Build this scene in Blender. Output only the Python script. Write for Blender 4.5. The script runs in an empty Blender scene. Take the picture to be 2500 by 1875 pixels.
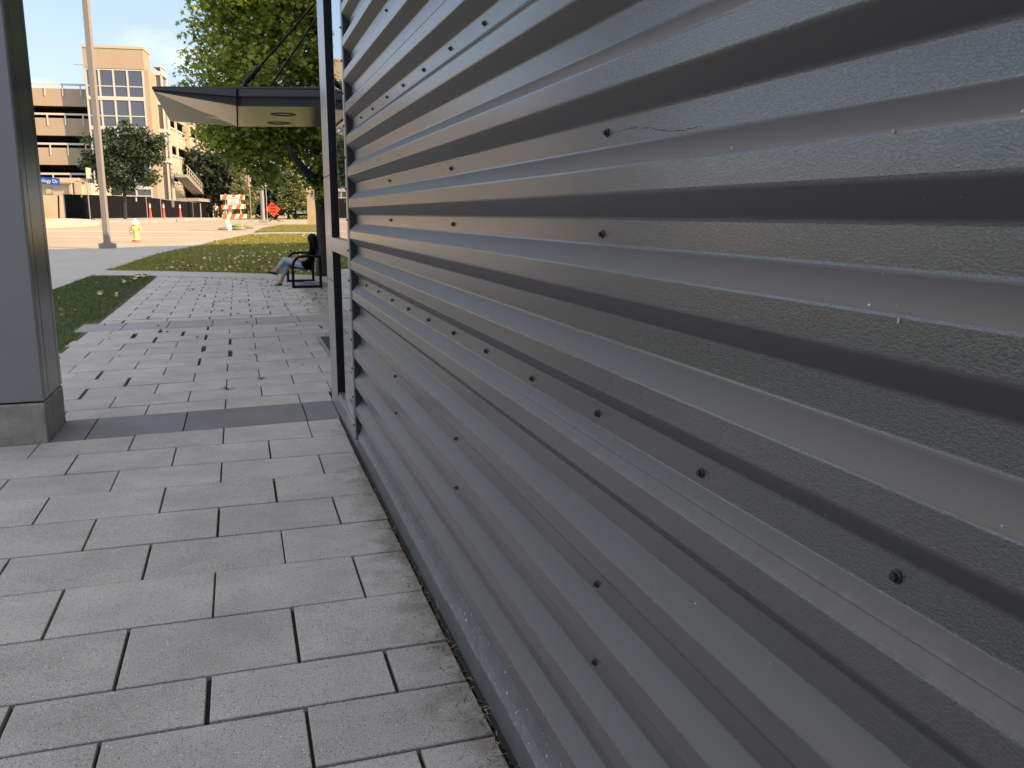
import bpy, bmesh, math, random
import numpy as np
from mathutils import Vector, Matrix
random.seed(7); rng = np.random.default_rng(11)
S = bpy.context.scene; COL = S.collection
R = math.radians
# ------------------------------------------------------------------ camera
H = 1.575; FPX = 2080.0; CX, CY = 1250.0, 937.5
def _n(v): v = np.array(v, float); return v/np.linalg.norm(v)
_y = _n((578-CX, 521-CY, FPX)); _yz = -((1220-CX)*_y[0]+FPX*_y[2])/_y[1]
_z = -_n((1220-CX, _yz, FPX)); _x = np.cross(_y, _z)
RW = np.array([_x, _y, _z]); CAMP = np.array([0, 0, H])
FW = RW @ np.array([0, 0, 1.]); FH = FW[:2]/np.linalg.norm(FW[:2]); RH = np.array([FH[1], -FH[0]])
cd = bpy.data.cameras.new('camera'); cam = bpy.data.objects.new('camera', cd); COL.objects.link(cam)
cd.sensor_width = 36; cd.lens = FPX/2500*36; cd.clip_start = .05; cd.clip_end = 3000
_r, _u, _b = RW@[1, 0, 0], RW@[0, -1, 0], RW@[0, 0, -1]
cam.matrix_world = Matrix(((_r[0], _u[0], _b[0], 0), (_r[1], _u[1], _b[1], 0), (_r[2], _u[2], _b[2], H), (0, 0, 0, 1)))
S.camera = cam
cd.dof.use_dof = True; cd.dof.focus_distance = 3.6; cd.dof.aperture_fstop = 16.0
# ------------------------------------------------------------------ light
SUN_EL = 30; SUN_AZ = (.80, -.60)          # horizontal direction towards the sun
w = bpy.data.worlds.new('World'); S.world = w; w.use_nodes = True
nt = w.node_tree; N = nt.nodes; bg = N['Background']
sky = N.new('ShaderNodeTexSky'); sky.sky_type = 'NISHITA'; sky.sun_disc = False
sky.sun_elevation = R(SUN_EL); sky.sun_rotation = math.atan2(SUN_AZ[0], SUN_AZ[1])
sky.air_density = 1.0; sky.dust_density = 1.2; sky.ozone_density = 1.0
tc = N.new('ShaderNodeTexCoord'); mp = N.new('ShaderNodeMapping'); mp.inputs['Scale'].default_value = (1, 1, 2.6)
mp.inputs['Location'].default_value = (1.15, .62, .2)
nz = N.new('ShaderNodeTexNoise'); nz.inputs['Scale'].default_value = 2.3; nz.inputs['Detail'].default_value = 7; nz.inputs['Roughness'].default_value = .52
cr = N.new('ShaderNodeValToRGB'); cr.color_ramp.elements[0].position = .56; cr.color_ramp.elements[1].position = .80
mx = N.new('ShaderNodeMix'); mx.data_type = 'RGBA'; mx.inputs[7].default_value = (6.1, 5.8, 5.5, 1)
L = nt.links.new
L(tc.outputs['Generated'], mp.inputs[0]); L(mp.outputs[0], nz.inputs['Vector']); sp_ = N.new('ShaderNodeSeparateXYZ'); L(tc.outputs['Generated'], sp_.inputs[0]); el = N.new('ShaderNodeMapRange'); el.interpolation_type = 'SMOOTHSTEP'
el.inputs[1].default_value = .26; el.inputs[2].default_value = .75; el.inputs[3].default_value = 0; el.inputs[4].default_value = .26; L(sp_.outputs[2], el.inputs[0])  # extra cloud added overhead, out of view, to brighten the shaded foreground
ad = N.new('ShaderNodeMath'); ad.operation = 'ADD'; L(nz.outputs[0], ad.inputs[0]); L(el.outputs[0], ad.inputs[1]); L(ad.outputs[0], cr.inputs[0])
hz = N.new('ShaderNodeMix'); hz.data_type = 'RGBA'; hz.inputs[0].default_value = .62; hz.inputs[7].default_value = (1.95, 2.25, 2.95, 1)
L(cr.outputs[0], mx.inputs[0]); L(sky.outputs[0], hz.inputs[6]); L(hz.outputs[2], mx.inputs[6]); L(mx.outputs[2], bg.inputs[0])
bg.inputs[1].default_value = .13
sd = bpy.data.lights.new('sun', 'SUN'); sd.energy = 4.6; sd.angle = R(.5); sd.color = (1, .66, .35)
so = bpy.data.objects.new('sun', sd); COL.objects.link(so)
_c = math.cos(R(SUN_EL)); so.rotation_euler = Vector((-SUN_AZ[0]*_c, -SUN_AZ[1]*_c, -math.sin(R(SUN_EL)))).to_track_quat('-Z', 'Y').to_euler()
S.view_settings.view_transform = 'Standard'; S.view_settings.look = 'None'; S.view_settings.exposure = 1.15; S.view_settings.gamma = 1
# ------------------------------------------------------------------ placing helpers
_TD = [-50, 24.4, 26.5, 29.5, 33, 44, 60, 75, 84, 116, 153, 400, 2500]
_TZ = [0, 0, .15, .33, .48, .71, 1.04, 1.06, 1.03, .88, .78, .7, .7]
def terr(d): return float(np.interp(d, _TD, _TZ))
def ray(px, py): return RW @ np.array([px-CX, py-CY, FPX])
def depth(p): return p[0]*FH[0]+p[1]*FH[1]
def at(px, py, D):
    r = ray(px, py); return CAMP + r*(D/depth(r))
def gp(px, py, dz=0.):
    r = ray(px, py); lo, hi = 1., 900.
    for _ in range(50):
        m = (lo+hi)/2; p = CAMP+r*(m/depth(r))
        if p[2] > terr(m)+dz: lo = m
        else: hi = m
    return CAMP+r*(lo/depth(r))
def onX(px, py, X): r = ray(px, py); return CAMP+r*(X/r[0])
def gnd(x, y): return terr(x*FH[0]+y*FH[1])
# ------------------------------------------------------------------ materials
MAT = {}
def mat(name, base, rough=.8, var=.0, vscale=3., bump=0., bscale=40., metal=0., spec=.5, trans=0., island=0., hue=None, speck=None, bdist=.01, coat=0., grain=0.):
    m = bpy.data.materials.new(name); m.use_nodes = True; t = m.node_tree; n = t.nodes; l = t.links.new
    b = n['Principled BSDF']; b.inputs['Roughness'].default_value = rough; b.inputs['Metallic'].default_value = metal
    b.inputs['Specular IOR Level'].default_value = spec
    if coat: b.inputs['Coat Weight'].default_value = coat; b.inputs['Coat Roughness'].default_value = .22; b.inputs['Coat IOR'].default_value = 1.6
    c4 = (*base, 1); b.inputs['Base Color'].default_value = c4
    co = n.new('ShaderNodeTexCoord'); out = None
    if var:
        z = n.new('ShaderNodeTexNoise'); z.inputs['Scale'].default_value = vscale; z.inputs['Detail'].default_value = 6; z.inputs['Roughness'].default_value = .6
        l(co.outputs['Object'], z.inputs['Vector'])
        r = n.new('ShaderNodeMapRange'); r.inputs[1].default_value = .25; r.inputs[2].default_value = .75; r.inputs[3].default_value = 1-var; r.inputs[4].default_value = 1+var
        l(z.outputs[0], r.inputs[0]); v = n.new('ShaderNodeVectorMath'); v.operation = 'SCALE'; v.inputs[0].default_value = base
        l(r.outputs[0], v.inputs['Scale']); out = v.outputs[0]
    if island:
        g = n.new('ShaderNodeNewGeometry')
        if hue:
            k = n.new('ShaderNodeValToRGB'); e = k.color_ramp.elements
            e[0].color = (*hue[0], 1); e[1].color = (*hue[-1], 1)
            for i, h_ in enumerate(hue[1:-1]):
                q = e.new((i+1)/(len(hue)-1)); q.color = (*h_, 1)
            l(g.outputs['Random Per Island'], k.inputs[0]); src = k.outputs[0]
            if out: out = src
            else: out = src
        else:
            r = n.new('ShaderNodeMapRange'); r.inputs[3].default_value = 1-island; r.inputs[4].default_value = 1+island
            l(g.outputs['Random Per Island'], r.inputs[0]); v = n.new('ShaderNodeVectorMath'); v.operation = 'SCALE'
            if out: l(out, v.inputs[0])
            else: v.inputs[0].default_value = base
            l(r.outputs[0], v.inputs['Scale']); out = v.outputs[0]
    if grain:
        z = n.new('ShaderNodeTexNoise'); z.inputs['Scale'].default_value = 190; z.inputs['Detail'].default_value = 4; z.inputs['Roughness'].default_value = .75
        l(co.outputs['Object'], z.inputs['Vector']); r = n.new('ShaderNodeMapRange'); r.inputs[1].default_value = .3; r.inputs[2].default_value = .7; r.inputs[3].default_value = 1-grain; r.inputs[4].default_value = 1+grain
        l(z.outputs[0], r.inputs[0]); v = n.new('ShaderNodeVectorMath'); v.operation = 'SCALE'; l(out, v.inputs[0]); l(r.outputs[0], v.inputs['Scale']); out = v.outputs[0]
    if speck:
        for (sc, th, colr, amt) in speck:
            vo = n.new('ShaderNodeTexVoronoi'); vo.inputs['Scale'].default_value = sc; l(co.outputs['Object'], vo.inputs['Vector'])
            # only a few cells carry a chip
            lt = n.new('ShaderNodeMath'); lt.operation = 'LESS_THAN'; lt.inputs[1].default_value = th; l(vo.outputs['Distance'], lt.inputs[0])
            sx = n.new('ShaderNodeSeparateColor'); l(vo.outputs['Color'], sx.inputs[0])
            l2 = n.new('ShaderNodeMath'); l2.operation = 'LESS_THAN'; l2.inputs[1].default_value = amt; l(sx.outputs[0], l2.inputs[0])
            mu = n.new('ShaderNodeMath'); mu.operation = 'MULTIPLY'; l(lt.outputs[0], mu.inputs[0]); l(l2.outputs[0], mu.inputs[1])
            mi = n.new('ShaderNodeMix'); mi.data_type = 'RGBA'; l(mu.outputs[0], mi.inputs[0])
            if out: l(out, mi.inputs[6])
            else: mi.inputs[6].default_value = c4
            mi.inputs[7].default_value = (*colr, 1); out = mi.outputs[2]
    if out: l(out, b.inputs['Base Color'])
    if bump:
        z = n.new('ShaderNodeTexNoise'); z.inputs['Scale'].default_value = bscale; z.inputs['Detail'].default_value = 3
        l(co.outputs['Object'], z.inputs['Vector']); u = n.new('ShaderNodeBump'); u.inputs['Strength'].default_value = bump; u.inputs['Distance'].default_value = bdist
        l(z.outputs[0], u.inputs['Height']); l(u.outputs[0], b.inputs['Normal'])
    if trans:
        tr = n.new('ShaderNodeBsdfTranslucent'); ms = n.new('ShaderNodeMixShader'); ms.inputs[0].default_value = trans
        if out: l(out, tr.inputs[0])
        else: tr.inputs[0].default_value = c4
        l(b.outputs[0], ms.inputs[1]); l(tr.outputs[0], ms.inputs[2]); l(ms.outputs[0], n['Material Output'].inputs[0])
    MAT[name] = m; return m
M = mat
ZV_ = 1.5405
# embossed, stucco-textured painted steel of the long wall
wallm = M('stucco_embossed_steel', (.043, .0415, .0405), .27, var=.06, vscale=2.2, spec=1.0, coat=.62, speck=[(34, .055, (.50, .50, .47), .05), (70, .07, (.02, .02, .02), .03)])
def dust(m, bands, colr=(.34, .335, .32)):
    t = m.node_tree; n = t.nodes; l = t.links.new; b = n['Principled BSDF']; co = n.new('ShaderNodeTexCoord'); sx = n.new('ShaderNodeSeparateXYZ'); l(co.outputs['Object'], sx.inputs[0]); tot = None
    for (z0, hw, amt) in bands:
        d = n.new('ShaderNodeMath'); d.operation = 'SUBTRACT'; l(sx.outputs[2], d.inputs[0]); d.inputs[1].default_value = z0
        a = n.new('ShaderNodeMath'); a.operation = 'ABSOLUTE'; l(d.outputs[0], a.inputs[0])
        r = n.new('ShaderNodeMapRange'); r.interpolation_type = 'SMOOTHSTEP'; r.inputs[1].default_value = hw; r.inputs[2].default_value = 0; r.inputs[3].default_value = 0; r.inputs[4].default_value = amt; l(a.outputs[0], r.inputs[0])
        if tot is None: tot = r.outputs[0]
        else: q = n.new('ShaderNodeMath'); q.operation = 'ADD'; l(tot, q.inputs[0]); l(r.outputs[0], q.inputs[1]); tot = q.outputs[0]
    z = n.new('ShaderNodeTexNoise'); z.inputs['Scale'].default_value = 42; z.inputs['Detail'].default_value = 8; z.inputs['Roughness'].default_value = .75; l(co.outputs['Object'], z.inputs['Vector'])
    k = n.new('ShaderNodeMapRange'); k.inputs[1].default_value = .42; k.inputs[2].default_value = .68; l(z.outputs[0], k.inputs[0])
    mu = n.new('ShaderNodeMath'); mu.operation = 'MULTIPLY'; l(tot, mu.inputs[0]); l(k.outputs[0], mu.inputs[1])
    x = n.new('ShaderNodeMix'); x.data_type = 'RGBA'; l(mu.outputs[0], x.inputs[0]); lk = b.inputs['Base Color'].links
    if lk: l(lk[0].from_socket, x.inputs[6])
    else: x.inputs[6].default_value = b.inputs['Base Color'].default_value
    x.inputs[7].default_value = (*colr, 1); l(x.outputs[2], b.inputs['Base Color'])
def emboss(m, sc, strength, dist):
    t = m.node_tree; n = t.nodes; l = t.links.new; co = n.new('ShaderNodeTexCoord')
    mp = n.new('ShaderNodeMapping'); mp.inputs['Scale'].default_value = (1, .62, 1); mp.inputs['Rotation'].default_value = (R(35), 0, 0)
    l(co.outputs['Object'], mp.inputs[0])
    a = n.new('ShaderNodeTexNoise'); a.inputs['Scale'].default_value = sc; a.inputs['Detail'].default_value = 1.5; a.inputs['Distortion'].default_value = .8
    l(mp.outputs[0], a.inputs['Vector'])
    k = n.new('ShaderNodeMapRange'); k.interpolation_type = 'SMOOTHSTEP'; k.inputs[1].default_value = .38; k.inputs[2].default_value = .62; l(a.outputs[0], k.inputs[0])
    u = n.new('ShaderNodeBump'); u.inputs['Strength'].default_value = strength; u.inputs['Distance'].default_value = dist; l(k.outputs[0], u.inputs['Height'])
    # long soft oil-canning of the sheet
    c = n.new('ShaderNodeTexNoise'); c.inputs['Scale'].default_value = 3.5; c.inputs['Detail'].default_value = 2; l(co.outputs['Object'], c.inputs['Vector'])
    u2 = n.new('ShaderNodeBump'); u2.inputs['Strength'].default_value = .07; u2.inputs['Distance'].default_value = .01; l(c.outputs[0], u2.inputs['Height']); l(u.outputs[0], u2.inputs['Normal'])
    l(u2.outputs[0], n['Principled BSDF'].inputs['Normal'])
emboss(wallm, 350, .5, .0010)
slopem = M('smooth_rib_paint_skylit', (.084, .081, .080), .44, var=.05, vscale=2.2, spec=.5, bump=.05, bscale=3, speck=[(34, .055, (.50, .50, .47), .05), (55, .06, (.30, .29, .26), .06)])  # same paint as the flats; lighter base stands for sky light
flash = M('flashing_paint', (.09, .094, .102), .45, var=.2, vscale=14, bump=.25, bscale=70, spec=.45, speck=[(40, .2, (.36, .36, .35), .10), (90, .2, (.55, .55, .52), .06)])
alum = M('brushed_aluminium', (.40, .40, .41), .32, metal=.85, var=.05, vscale=4)
panelm = M('grey_metal_panel', (.20, .203, .213), .40, var=.03, vscale=2, metal=.25, bump=.03, bscale=7)
panel2 = M('dark_metal_panel', (.10, .102, .104), .24, var=.03, vscale=2, metal=.75, bump=.03, bscale=7)
black = M('black_rubber', (.004, .004, .005), .6, spec=.15)
blackmetal = M('black_powder_coat', (.004, .004, .0045), .45, spec=.15)
screwm = M('dark_screw_head', (.04, .04, .042), .42, metal=.5, spec=.4)
glassm = M('mirror_glass', (.42, .45, .48), .02, metal=1.0, bump=.04, bscale=1.5)
jamb_dark = M('dark_window_jamb', (.006, .0065, .009), .35, spec=.2)
conc = M('grey_concrete', (.25, .24, .215), .85, var=.28, vscale=9, bump=.35, bscale=55, speck=[(60, .12, (.10, .10, .09), .10)])
paver = M('paver_concrete', (.338, .330, .329), .82, var=.2, vscale=2.6, island=.06, bump=.8, bscale=330, bdist=.0032, grain=.42,
          speck=[(80, .17, (.80, .79, .77), .07), (140, .30, (.075, .075, .078), .26), (240, .28, (.58, .57, .57), .22)])
def dirt_edge(m):       # the grime that creeps out from the foot of the wall
    t = m.node_tree; n = t.nodes; l = t.links.new; b = n['Principled BSDF']; src = b.inputs['Base Color'].links[0].from_socket
    co = n.new('ShaderNodeTexCoord'); sx = n.new('ShaderNodeSeparateXYZ'); l(co.outputs['Object'], sx.inputs[0])
    z = n.new('ShaderNodeTexNoise'); z.inputs['Scale'].default_value = 7; z.inputs['Detail'].default_value = 8; l(co.outputs['Object'], z.inputs['Vector'])
    a = n.new('ShaderNodeMath'); a.operation = 'MULTIPLY_ADD'; l(z.outputs[0], a.inputs[0]); a.inputs[1].default_value = .55; yl = n.new('ShaderNodeMapRange'); yl.inputs[1].default_value = 5; yl.inputs[2].default_value = 7.5; yl.inputs[3].default_value = 0; yl.inputs[4].default_value = .6; l(sx.outputs[1], yl.inputs[0]); sb = n.new('ShaderNodeMath'); sb.operation = 'SUBTRACT'; l(sx.outputs[0], sb.inputs[0]); l(yl.outputs[0], sb.inputs[1]); mn_ = n.new('ShaderNodeMath'); mn_.operation = 'MINIMUM'; mn_.inputs[1].default_value = .7; l(sb.outputs[0], mn_.inputs[0]); l(mn_.outputs[0], a.inputs[2])
    r = n.new('ShaderNodeMapRange'); r.interpolation_type = 'SMOOTHSTEP'; r.inputs[1].default_value = .74; r.inputs[2].default_value = 1.02; r.inputs[3].default_value = 0; r.inputs[4].default_value = .62; l(a.outputs[0], r.inputs[0])
    k = n.new('ShaderNodeMix'); k.data_type = 'RGBA'; l(r.outputs[0], k.inputs[0]); l(src, k.inputs[6]); k.inputs[7].default_value = (.075, .068, .055, 1); l(k.outputs[2], b.inputs['Base Color'])
dirt_edge(paver)
paver_dark = M('paver_charcoal', (.135, .141, .160), .8, var=.16, vscale=2.5, island=.06, bump=.6, bscale=330, bdist=.0025, grain=.25, speck=[(210, .24, (.13, .13, .14), .25), (120, .15, (.5, .5, .52), .04)])
paver_band = M('paver_bluegrey', (.225, .230, .250), .8, var=.1, vscale=2.5, island=.05, grain=.2, bump=.4, bscale=420, bdist=.002)
sand = M('joint_sand', (.014, .0135, .012), .95, var=.4, vscale=60)
asphalt = M('asphalt', (.33, .275, .205), .9, var=.10, vscale=.35, bump=.2, bscale=90)
concwalk = M('concrete_walk', (.31, .30, .285), .85, var=.08, vscale=.8, bump=.15, bscale=90)
soil = M('lawn_soil', (.060, .078, .028), .95, var=.45, vscale=1.6, bump=.5, bscale=30)
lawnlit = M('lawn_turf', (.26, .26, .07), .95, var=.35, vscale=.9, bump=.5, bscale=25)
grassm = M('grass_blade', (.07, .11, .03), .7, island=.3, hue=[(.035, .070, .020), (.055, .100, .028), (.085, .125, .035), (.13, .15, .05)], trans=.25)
whitep = M('white_paint', (.78, .78, .76), .45)
M('sign_white', (.80, .79, .75), .5)
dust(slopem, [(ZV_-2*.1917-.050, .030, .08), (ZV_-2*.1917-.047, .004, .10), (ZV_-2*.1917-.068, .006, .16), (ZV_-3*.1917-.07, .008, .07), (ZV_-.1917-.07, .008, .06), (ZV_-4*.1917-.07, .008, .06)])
dust(flash, [(.118, .010, .5), (.13, .035, .16), (.16, .05, .08)])
# ------------------------------------------------------------------ mesh builder
class MB:
    def __init__(s): s.v = []; s.f = []; s.m = []
    def add(s, vs, fs, mi=0):
        b = len(s.v); s.v += [tuple(map(float, p)) for p in vs]; s.f += [tuple(b+i for i in f) for f in fs]; s.m += [mi]*len(fs)
    def box(s, a, b, mi=0, M_=None):
        x0, y0, z0 = a; x1, y1, z1 = b
        vs = [(x0, y0, z0), (x1, y0, z0), (x1, y1, z0), (x0, y1, z0), (x0, y0, z1), (x1, y0, z1), (x1, y1, z1), (x0, y1, z1)]
        if M_: vs = [M_@Vector(p) for p in vs]
        s.add(vs, [(0, 3, 2, 1), (4, 5, 6, 7), (0, 1, 5, 4), (1, 2, 6, 5), (2, 3, 7, 6), (3, 0, 4, 7)], mi)
    def bar(s, p, q, wx, wy, up=(0, 0, 1), mi=0):
        p, q = Vector(p), Vector(q); d = (q-p).normalized(); u = Vector(up)
        if abs(d.dot(u)) > .98: u = Vector((1, 0, 0))
        a = d.cross(u).normalized()*wx/2; c = a.cross(d).normalized()*wy/2
        vs = [p-a-c, p+a-c, p+a+c, p-a+c, q-a-c, q+a-c, q+a+c, q-a+c]
        s.add(vs, [(0, 3, 2, 1), (4, 5, 6, 7), (0, 1, 5, 4), (1, 2, 6, 5), (2, 3, 7, 6), (3, 0, 4, 7)], mi)
    def tube(s, pts, r, n=10, mi=0):
        pts = [Vector(p) for p in pts]; rs = r if isinstance(r, (list, tuple)) else [r]*len(pts); b = len(s.v); prev = None
        for i, p in enumerate(pts):
            d = (pts[min(i+1, len(pts)-1)]-pts[max(i-1, 0)]).normalized()
            if prev is None:
                u = Vector((0, 0, 1)) if abs(d.z) < .9 else Vector((1, 0, 0)); a = d.cross(u).normalized()
            else: a = (prev-d*prev.dot(d)).normalized()
            prev = a; c = d.cross(a)
            for k in range(n):
                t = 2*math.pi*k/n; s.v.append(tuple(p+(a*math.cos(t)+c*math.sin(t))*rs[i]))
        fs = []
        for i in range(len(pts)-1):
            for k in range(n):
                k2 = (k+1) % n; fs.append((b+i*n+k, b+i*n+k2, b+(i+1)*n+k2, b+(i+1)*n+k))
        fs.append(tuple(b+k for k in reversed(range(n)))); fs.append(tuple(b+(len(pts)-1)*n+k for k in range(n)))
        s.f += fs; s.m += [mi]*len(fs)
    def lathe(s, prof, o=(0, 0, 0), n=16, ax=None, mi=0):
        ax = ax or Matrix.Identity(3); o = Vector(o); b = len(s.v)
        for (r, z) in prof:
            for k in range(n):
                t = 2*math.pi*k/n; s.v.append(tuple(o+ax@Vector((r*math.cos(t), r*math.sin(t), z))))
        fs = []
        for i in range(len(prof)-1):
            for k in range(n):
                k2 = (k+1) % n; fs.append((b+i*n+k, b+i*n+k2, b+(i+1)*n+k2, b+(i+1)*n+k))
        fs.append(tuple(b+k for k in reversed(range(n)))); fs.append(tuple(b+(len(prof)-1)*n+k for k in range(n)))
        s.f += fs; s.m += [mi]*len(fs)
    def prism(s, poly, d, mi=0):
        d = Vector(d); n = len(poly); a = [Vector(p) for p in poly]; vs = a+[p+d for p in a]
        s.add(vs, [tuple(range(n)), tuple(range(2*n-1, n-1, -1))]+[(i, i+n, (i+1) % n+n, (i+1) % n) for i in range(n)], mi)
    def build(s, name, mats, parent=None, smooth=False, bevel=0, fix=True):
        me = bpy.data.meshes.new(name); me.from_pydata(s.v, [], s.f)
        for k in (mats if isinstance(mats, (list, tuple)) else [mats]): me.materials.append(k)
        me.polygons.foreach_set('material_index', s.m)
        if fix:
            bm = bmesh.new(); bm.from_mesh(me); bmesh.ops.recalc_face_normals(bm, faces=bm.faces); bm.to_mesh(me); bm.free()
        if smooth: me.polygons.foreach_set('use_smooth', [True]*len(me.polygons))
        o = bpy.data.objects.new(name, me); COL.objects.link(o)
        if bevel:
            bv = o.modifiers.new('bevel', 'BEVEL'); bv.width = bevel; bv.segments = 2; bv.limit_method = 'ANGLE'; bv.angle_limit = R(40)
        if parent: attach(o, parent)
        return o
def attach(o, p):
    o.parent = p; root = p
    o.matrix_parent_inverse = worldm(p).inverted()
def worldm(p):
    m = p.matrix_basis.copy()
    return m if not p.parent else worldm(p.parent) @ p.matrix_parent_inverse @ m if False else m
def tag(o, label=None, cat=None, group=None, kind=None):
    if label: o['label'] = label
    if cat: o['category'] = cat
    if group: o['group'] = group
    if kind: o['kind'] = kind
    return o
def thing(name, loc, label, cat, group=None):
    o = bpy.data.objects.new(name, None); COL.objects.link(o); o.location = tuple(map(float, loc)); o.empty_display_size = .2
    return tag(o, label, cat, group)
def dup(root, loc, rotz=0, label=None):
    r = root.copy(); COL.objects.link(r); r.location = tuple(map(float, loc)); r.rotation_euler = (0, 0, rotz)
    if label: r['label'] = label
    for ch in list(root.children):
        c = ch.copy(); COL.objects.link(c); c.parent = r
        for g in ch.children:
            d = g.copy(); COL.objects.link(d); d.parent = c
    return r
def textmesh(name, body, size, mtx, mat_, parent, extrude=.002, width=None):
    cu = bpy.data.curves.new(name, 'FONT'); cu.body = body; cu.size = size; cu.align_x = 'CENTER'; cu.align_y = 'CENTER'; cu.extrude = extrude
    tmp = bpy.data.objects.new('tmp', cu); COL.objects.link(tmp); bpy.context.view_layer.update()
    me = bpy.data.meshes.new_from_object(tmp.evaluated_get(bpy.context.evaluated_depsgraph_get())); bpy.data.objects.remove(tmp)
    me.name = name; me.materials.clear(); me.materials.append(mat_)
    if width:
        xs = [v.co.x for v in me.vertices]; k = width/(max(xs)-min(xs))
        for v in me.vertices: v.co.x *= k
    me.transform(mtx)
    o = bpy.data.objects.new(name, me); COL.objects.link(o); attach(o, parent); return o
def frame(o, xdir, zdir=(0, 0, 1)):       # local x along xdir, local y along zdir, facing out = x cross y
    x = Vector(xdir).normalized(); y = Vector(zdir).normalized(); z = x.cross(y)
    return Matrix(((x.x, y.x, z.x, o[0]), (x.y, y.y, z.y, o[1]), (x.z, y.z, z.z, o[2]), (0, 0, 0, 1)))
CR = Vector((RH[0], RH[1], 0)); CF = Vector((FH[0], FH[1], 0))    # right / away on the ground as seen from the camera
# ------------------------------------------------------------------ ground sheets that follow the slope
def sheet(name, poly, off, m, thick=0., step=1.5):
    bm = bmesh.new(); vs = [bm.verts.new((float(p[0]), float(p[1]), 0)) for p in poly]; bm.faces.new(vs); bm.normal_update()
    if bm.faces[:][0].normal.z < 0: bmesh.ops.reverse_faces(bm, faces=bm.faces[:])
    bmesh.ops.triangulate(bm, faces=bm.faces[:], ngon_method='EAR_CLIP')
    ds = [p[0]*FH[0]+p[1]*FH[1] for p in poly]; cuts = [d for d in _TD if min(ds) < d < max(ds)]
    for d in cuts:
        bmesh.ops.bisect_plane(bm, geom=bm.verts[:]+bm.edges[:]+bm.faces[:], plane_co=(FH[0]*d, FH[1]*d, 0), plane_no=(FH[0], FH[1], 0))
    for v in bm.verts: v.co.z = gnd(v.co.x, v.co.y)+off
    bmesh.ops.triangulate(bm, faces=bm.faces[:])
    bm.normal_update()
    for f in bm.faces:
        if f.normal.z < 0: f.normal_flip()
    if thick:
        r = bmesh.ops.extrude_edge_only(bm, edges=[e for e in bm.edges if e.is_boundary])
        for v in [g for g in r['geom'] if isinstance(g, bmesh.types.BMVert)]: v.co.z -= thick
    me = bpy.data.meshes.new(name); bm.to_mesh(me); bm.free(); me.materials.append(m)
    o = bpy.data.objects.new(name, me); COL.objects.link(o); o['kind'] = 'structure'; return o
def pxpoly(pts): return [gp(*p) for p in pts]
big = [(-900, -60), (900, -60), (1200, 1800), (-1200, 1800)]
rot = lambda a, b: (RH[0]*a+FH[0]*b, RH[1]*a+FH[1]*b)
sheet('ground', [rot(-1200, -60), rot(1200, -60), rot(1500, 2200), rot(-1500, 2200)], -.05, soil)
sheet('road', [rot(-80, 23.5), rot(40, 23.5), rot(90, 80), rot(90, 99), rot(-6, 140), rot(-9, 115), rot(-26, 86), rot(-120, 81)], -.035, asphalt)
sheet('sidewalk', pxpoly([(-420, 850), (60, 735), (130, 708), (217, 676), (258.6, 660), (380, 622), (495, 598.5), (608, 574), (700, 572), (900, 573), (900, 568.5), (700, 567), (630, 568), (560, 577), (480, 590), (400, 600), (250, 607.5), (80, 613), (-500, 625)]), .01, concwalk, .05)
sheet('lawn', pxpoly([(258.6, 660), (380, 622), (495, 598.5), (608, 574), (700, 572), (900, 573), (1000, 600), (1000, 668), (860, 676), (653, 669.4), (547, 666), (350, 662), (253, 661)]), .004, soil)
sheet('lawn', pxpoly([(130, 708), (217, 676), (225, 674), (378, 674.5)])+[(-2.02, 23.4), (-2.02, 6.9), (-9, 6.9), (-8, 14)], -.004, soil)
sheet('lawn', pxpoly([(900, 568.3), (700, 566.8), (620, 567), (640, 557), (690, 549), (900, 548)]), .012, soil)
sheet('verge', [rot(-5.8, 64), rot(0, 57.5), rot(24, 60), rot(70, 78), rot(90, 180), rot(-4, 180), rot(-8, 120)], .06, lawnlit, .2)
sheet('path', pxpoly([(253, 661), (225, 674), (378, 674.5), (508, 678), (667, 684), (860, 694), (860, 675), (653, 669.4), (547, 666), (350, 662)]), .012, concwalk, .05)
sheet('traffic_island', pxpoly([(60, 541), (160, 538.6), (222, 541.5), (240, 545), (243, 549), (180, 553), (60, 556)]), .16, M('kerb_concrete', (.44, .40, .31), .85, var=.12, vscale=.7), .2)
sheet('pavement', pxpoly([(214, 535), (350, 533.5), (460, 533.6), (560, 535), (470, 538.5), (420, 541), (330, 542.5), (236, 544)]), .13, concwalk, .2)
for i, (a, b) in enumerate([(563.5, 561.5), (577, 575.5)]):
    sheet('road_marking', pxpoly([(90, a-1), (300, a+2), (520, a+2.5), (520, b+2.2), (300, b+1.5), (90, b-1)]), -.03, M('worn_road_paint_%s' % 'ab'[i], (.42, .39, .33), .8, var=.2, vscale=2))
# ------------------------------------------------------------------ paving slabs
X0 = .1237; CW = .3045
class Slabs:
    def __init__(s): s.v = []; s.f = []
    def slab(s, c, inset=.0035, drop=.0045, z=0):
        # c: four corners (x,y) ccw
        b = len(s.v); cx = sum(p[0] for p in c)/4; cy = sum(p[1] for p in c)/4
        tx, ty = random.gauss(0, .0016), random.gauss(0, .0016)
        for k, (ins, zz) in enumerate(((inset, 0), (inset*.35, -drop*.3), (0, -drop), (0, -.045))):
            for (x, y) in c:
                dx, dy = x-cx, y-cy
                px_ = x-math.copysign(ins, dx); py_ = y-math.copysign(ins, dy)
                s.v.append((px_, py_, z+zz+tx*dx+ty*dy))
        s.f.append((b, b+1, b+2, b+3))
        for k in range(3):
            for i in range(4):
                j = (i+1) % 4; s.f.append((b+4*k+i, b+4*k+4+i, b+4*k+4+j, b+4*k+j))
    def build(s, name, m):
        mb = MB(); mb.v = s.v; mb.f = s.f; mb.m = [0]*len(s.f); o = mb.build(name, m, fix=True); o['kind'] = 'structure'; return o
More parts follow.
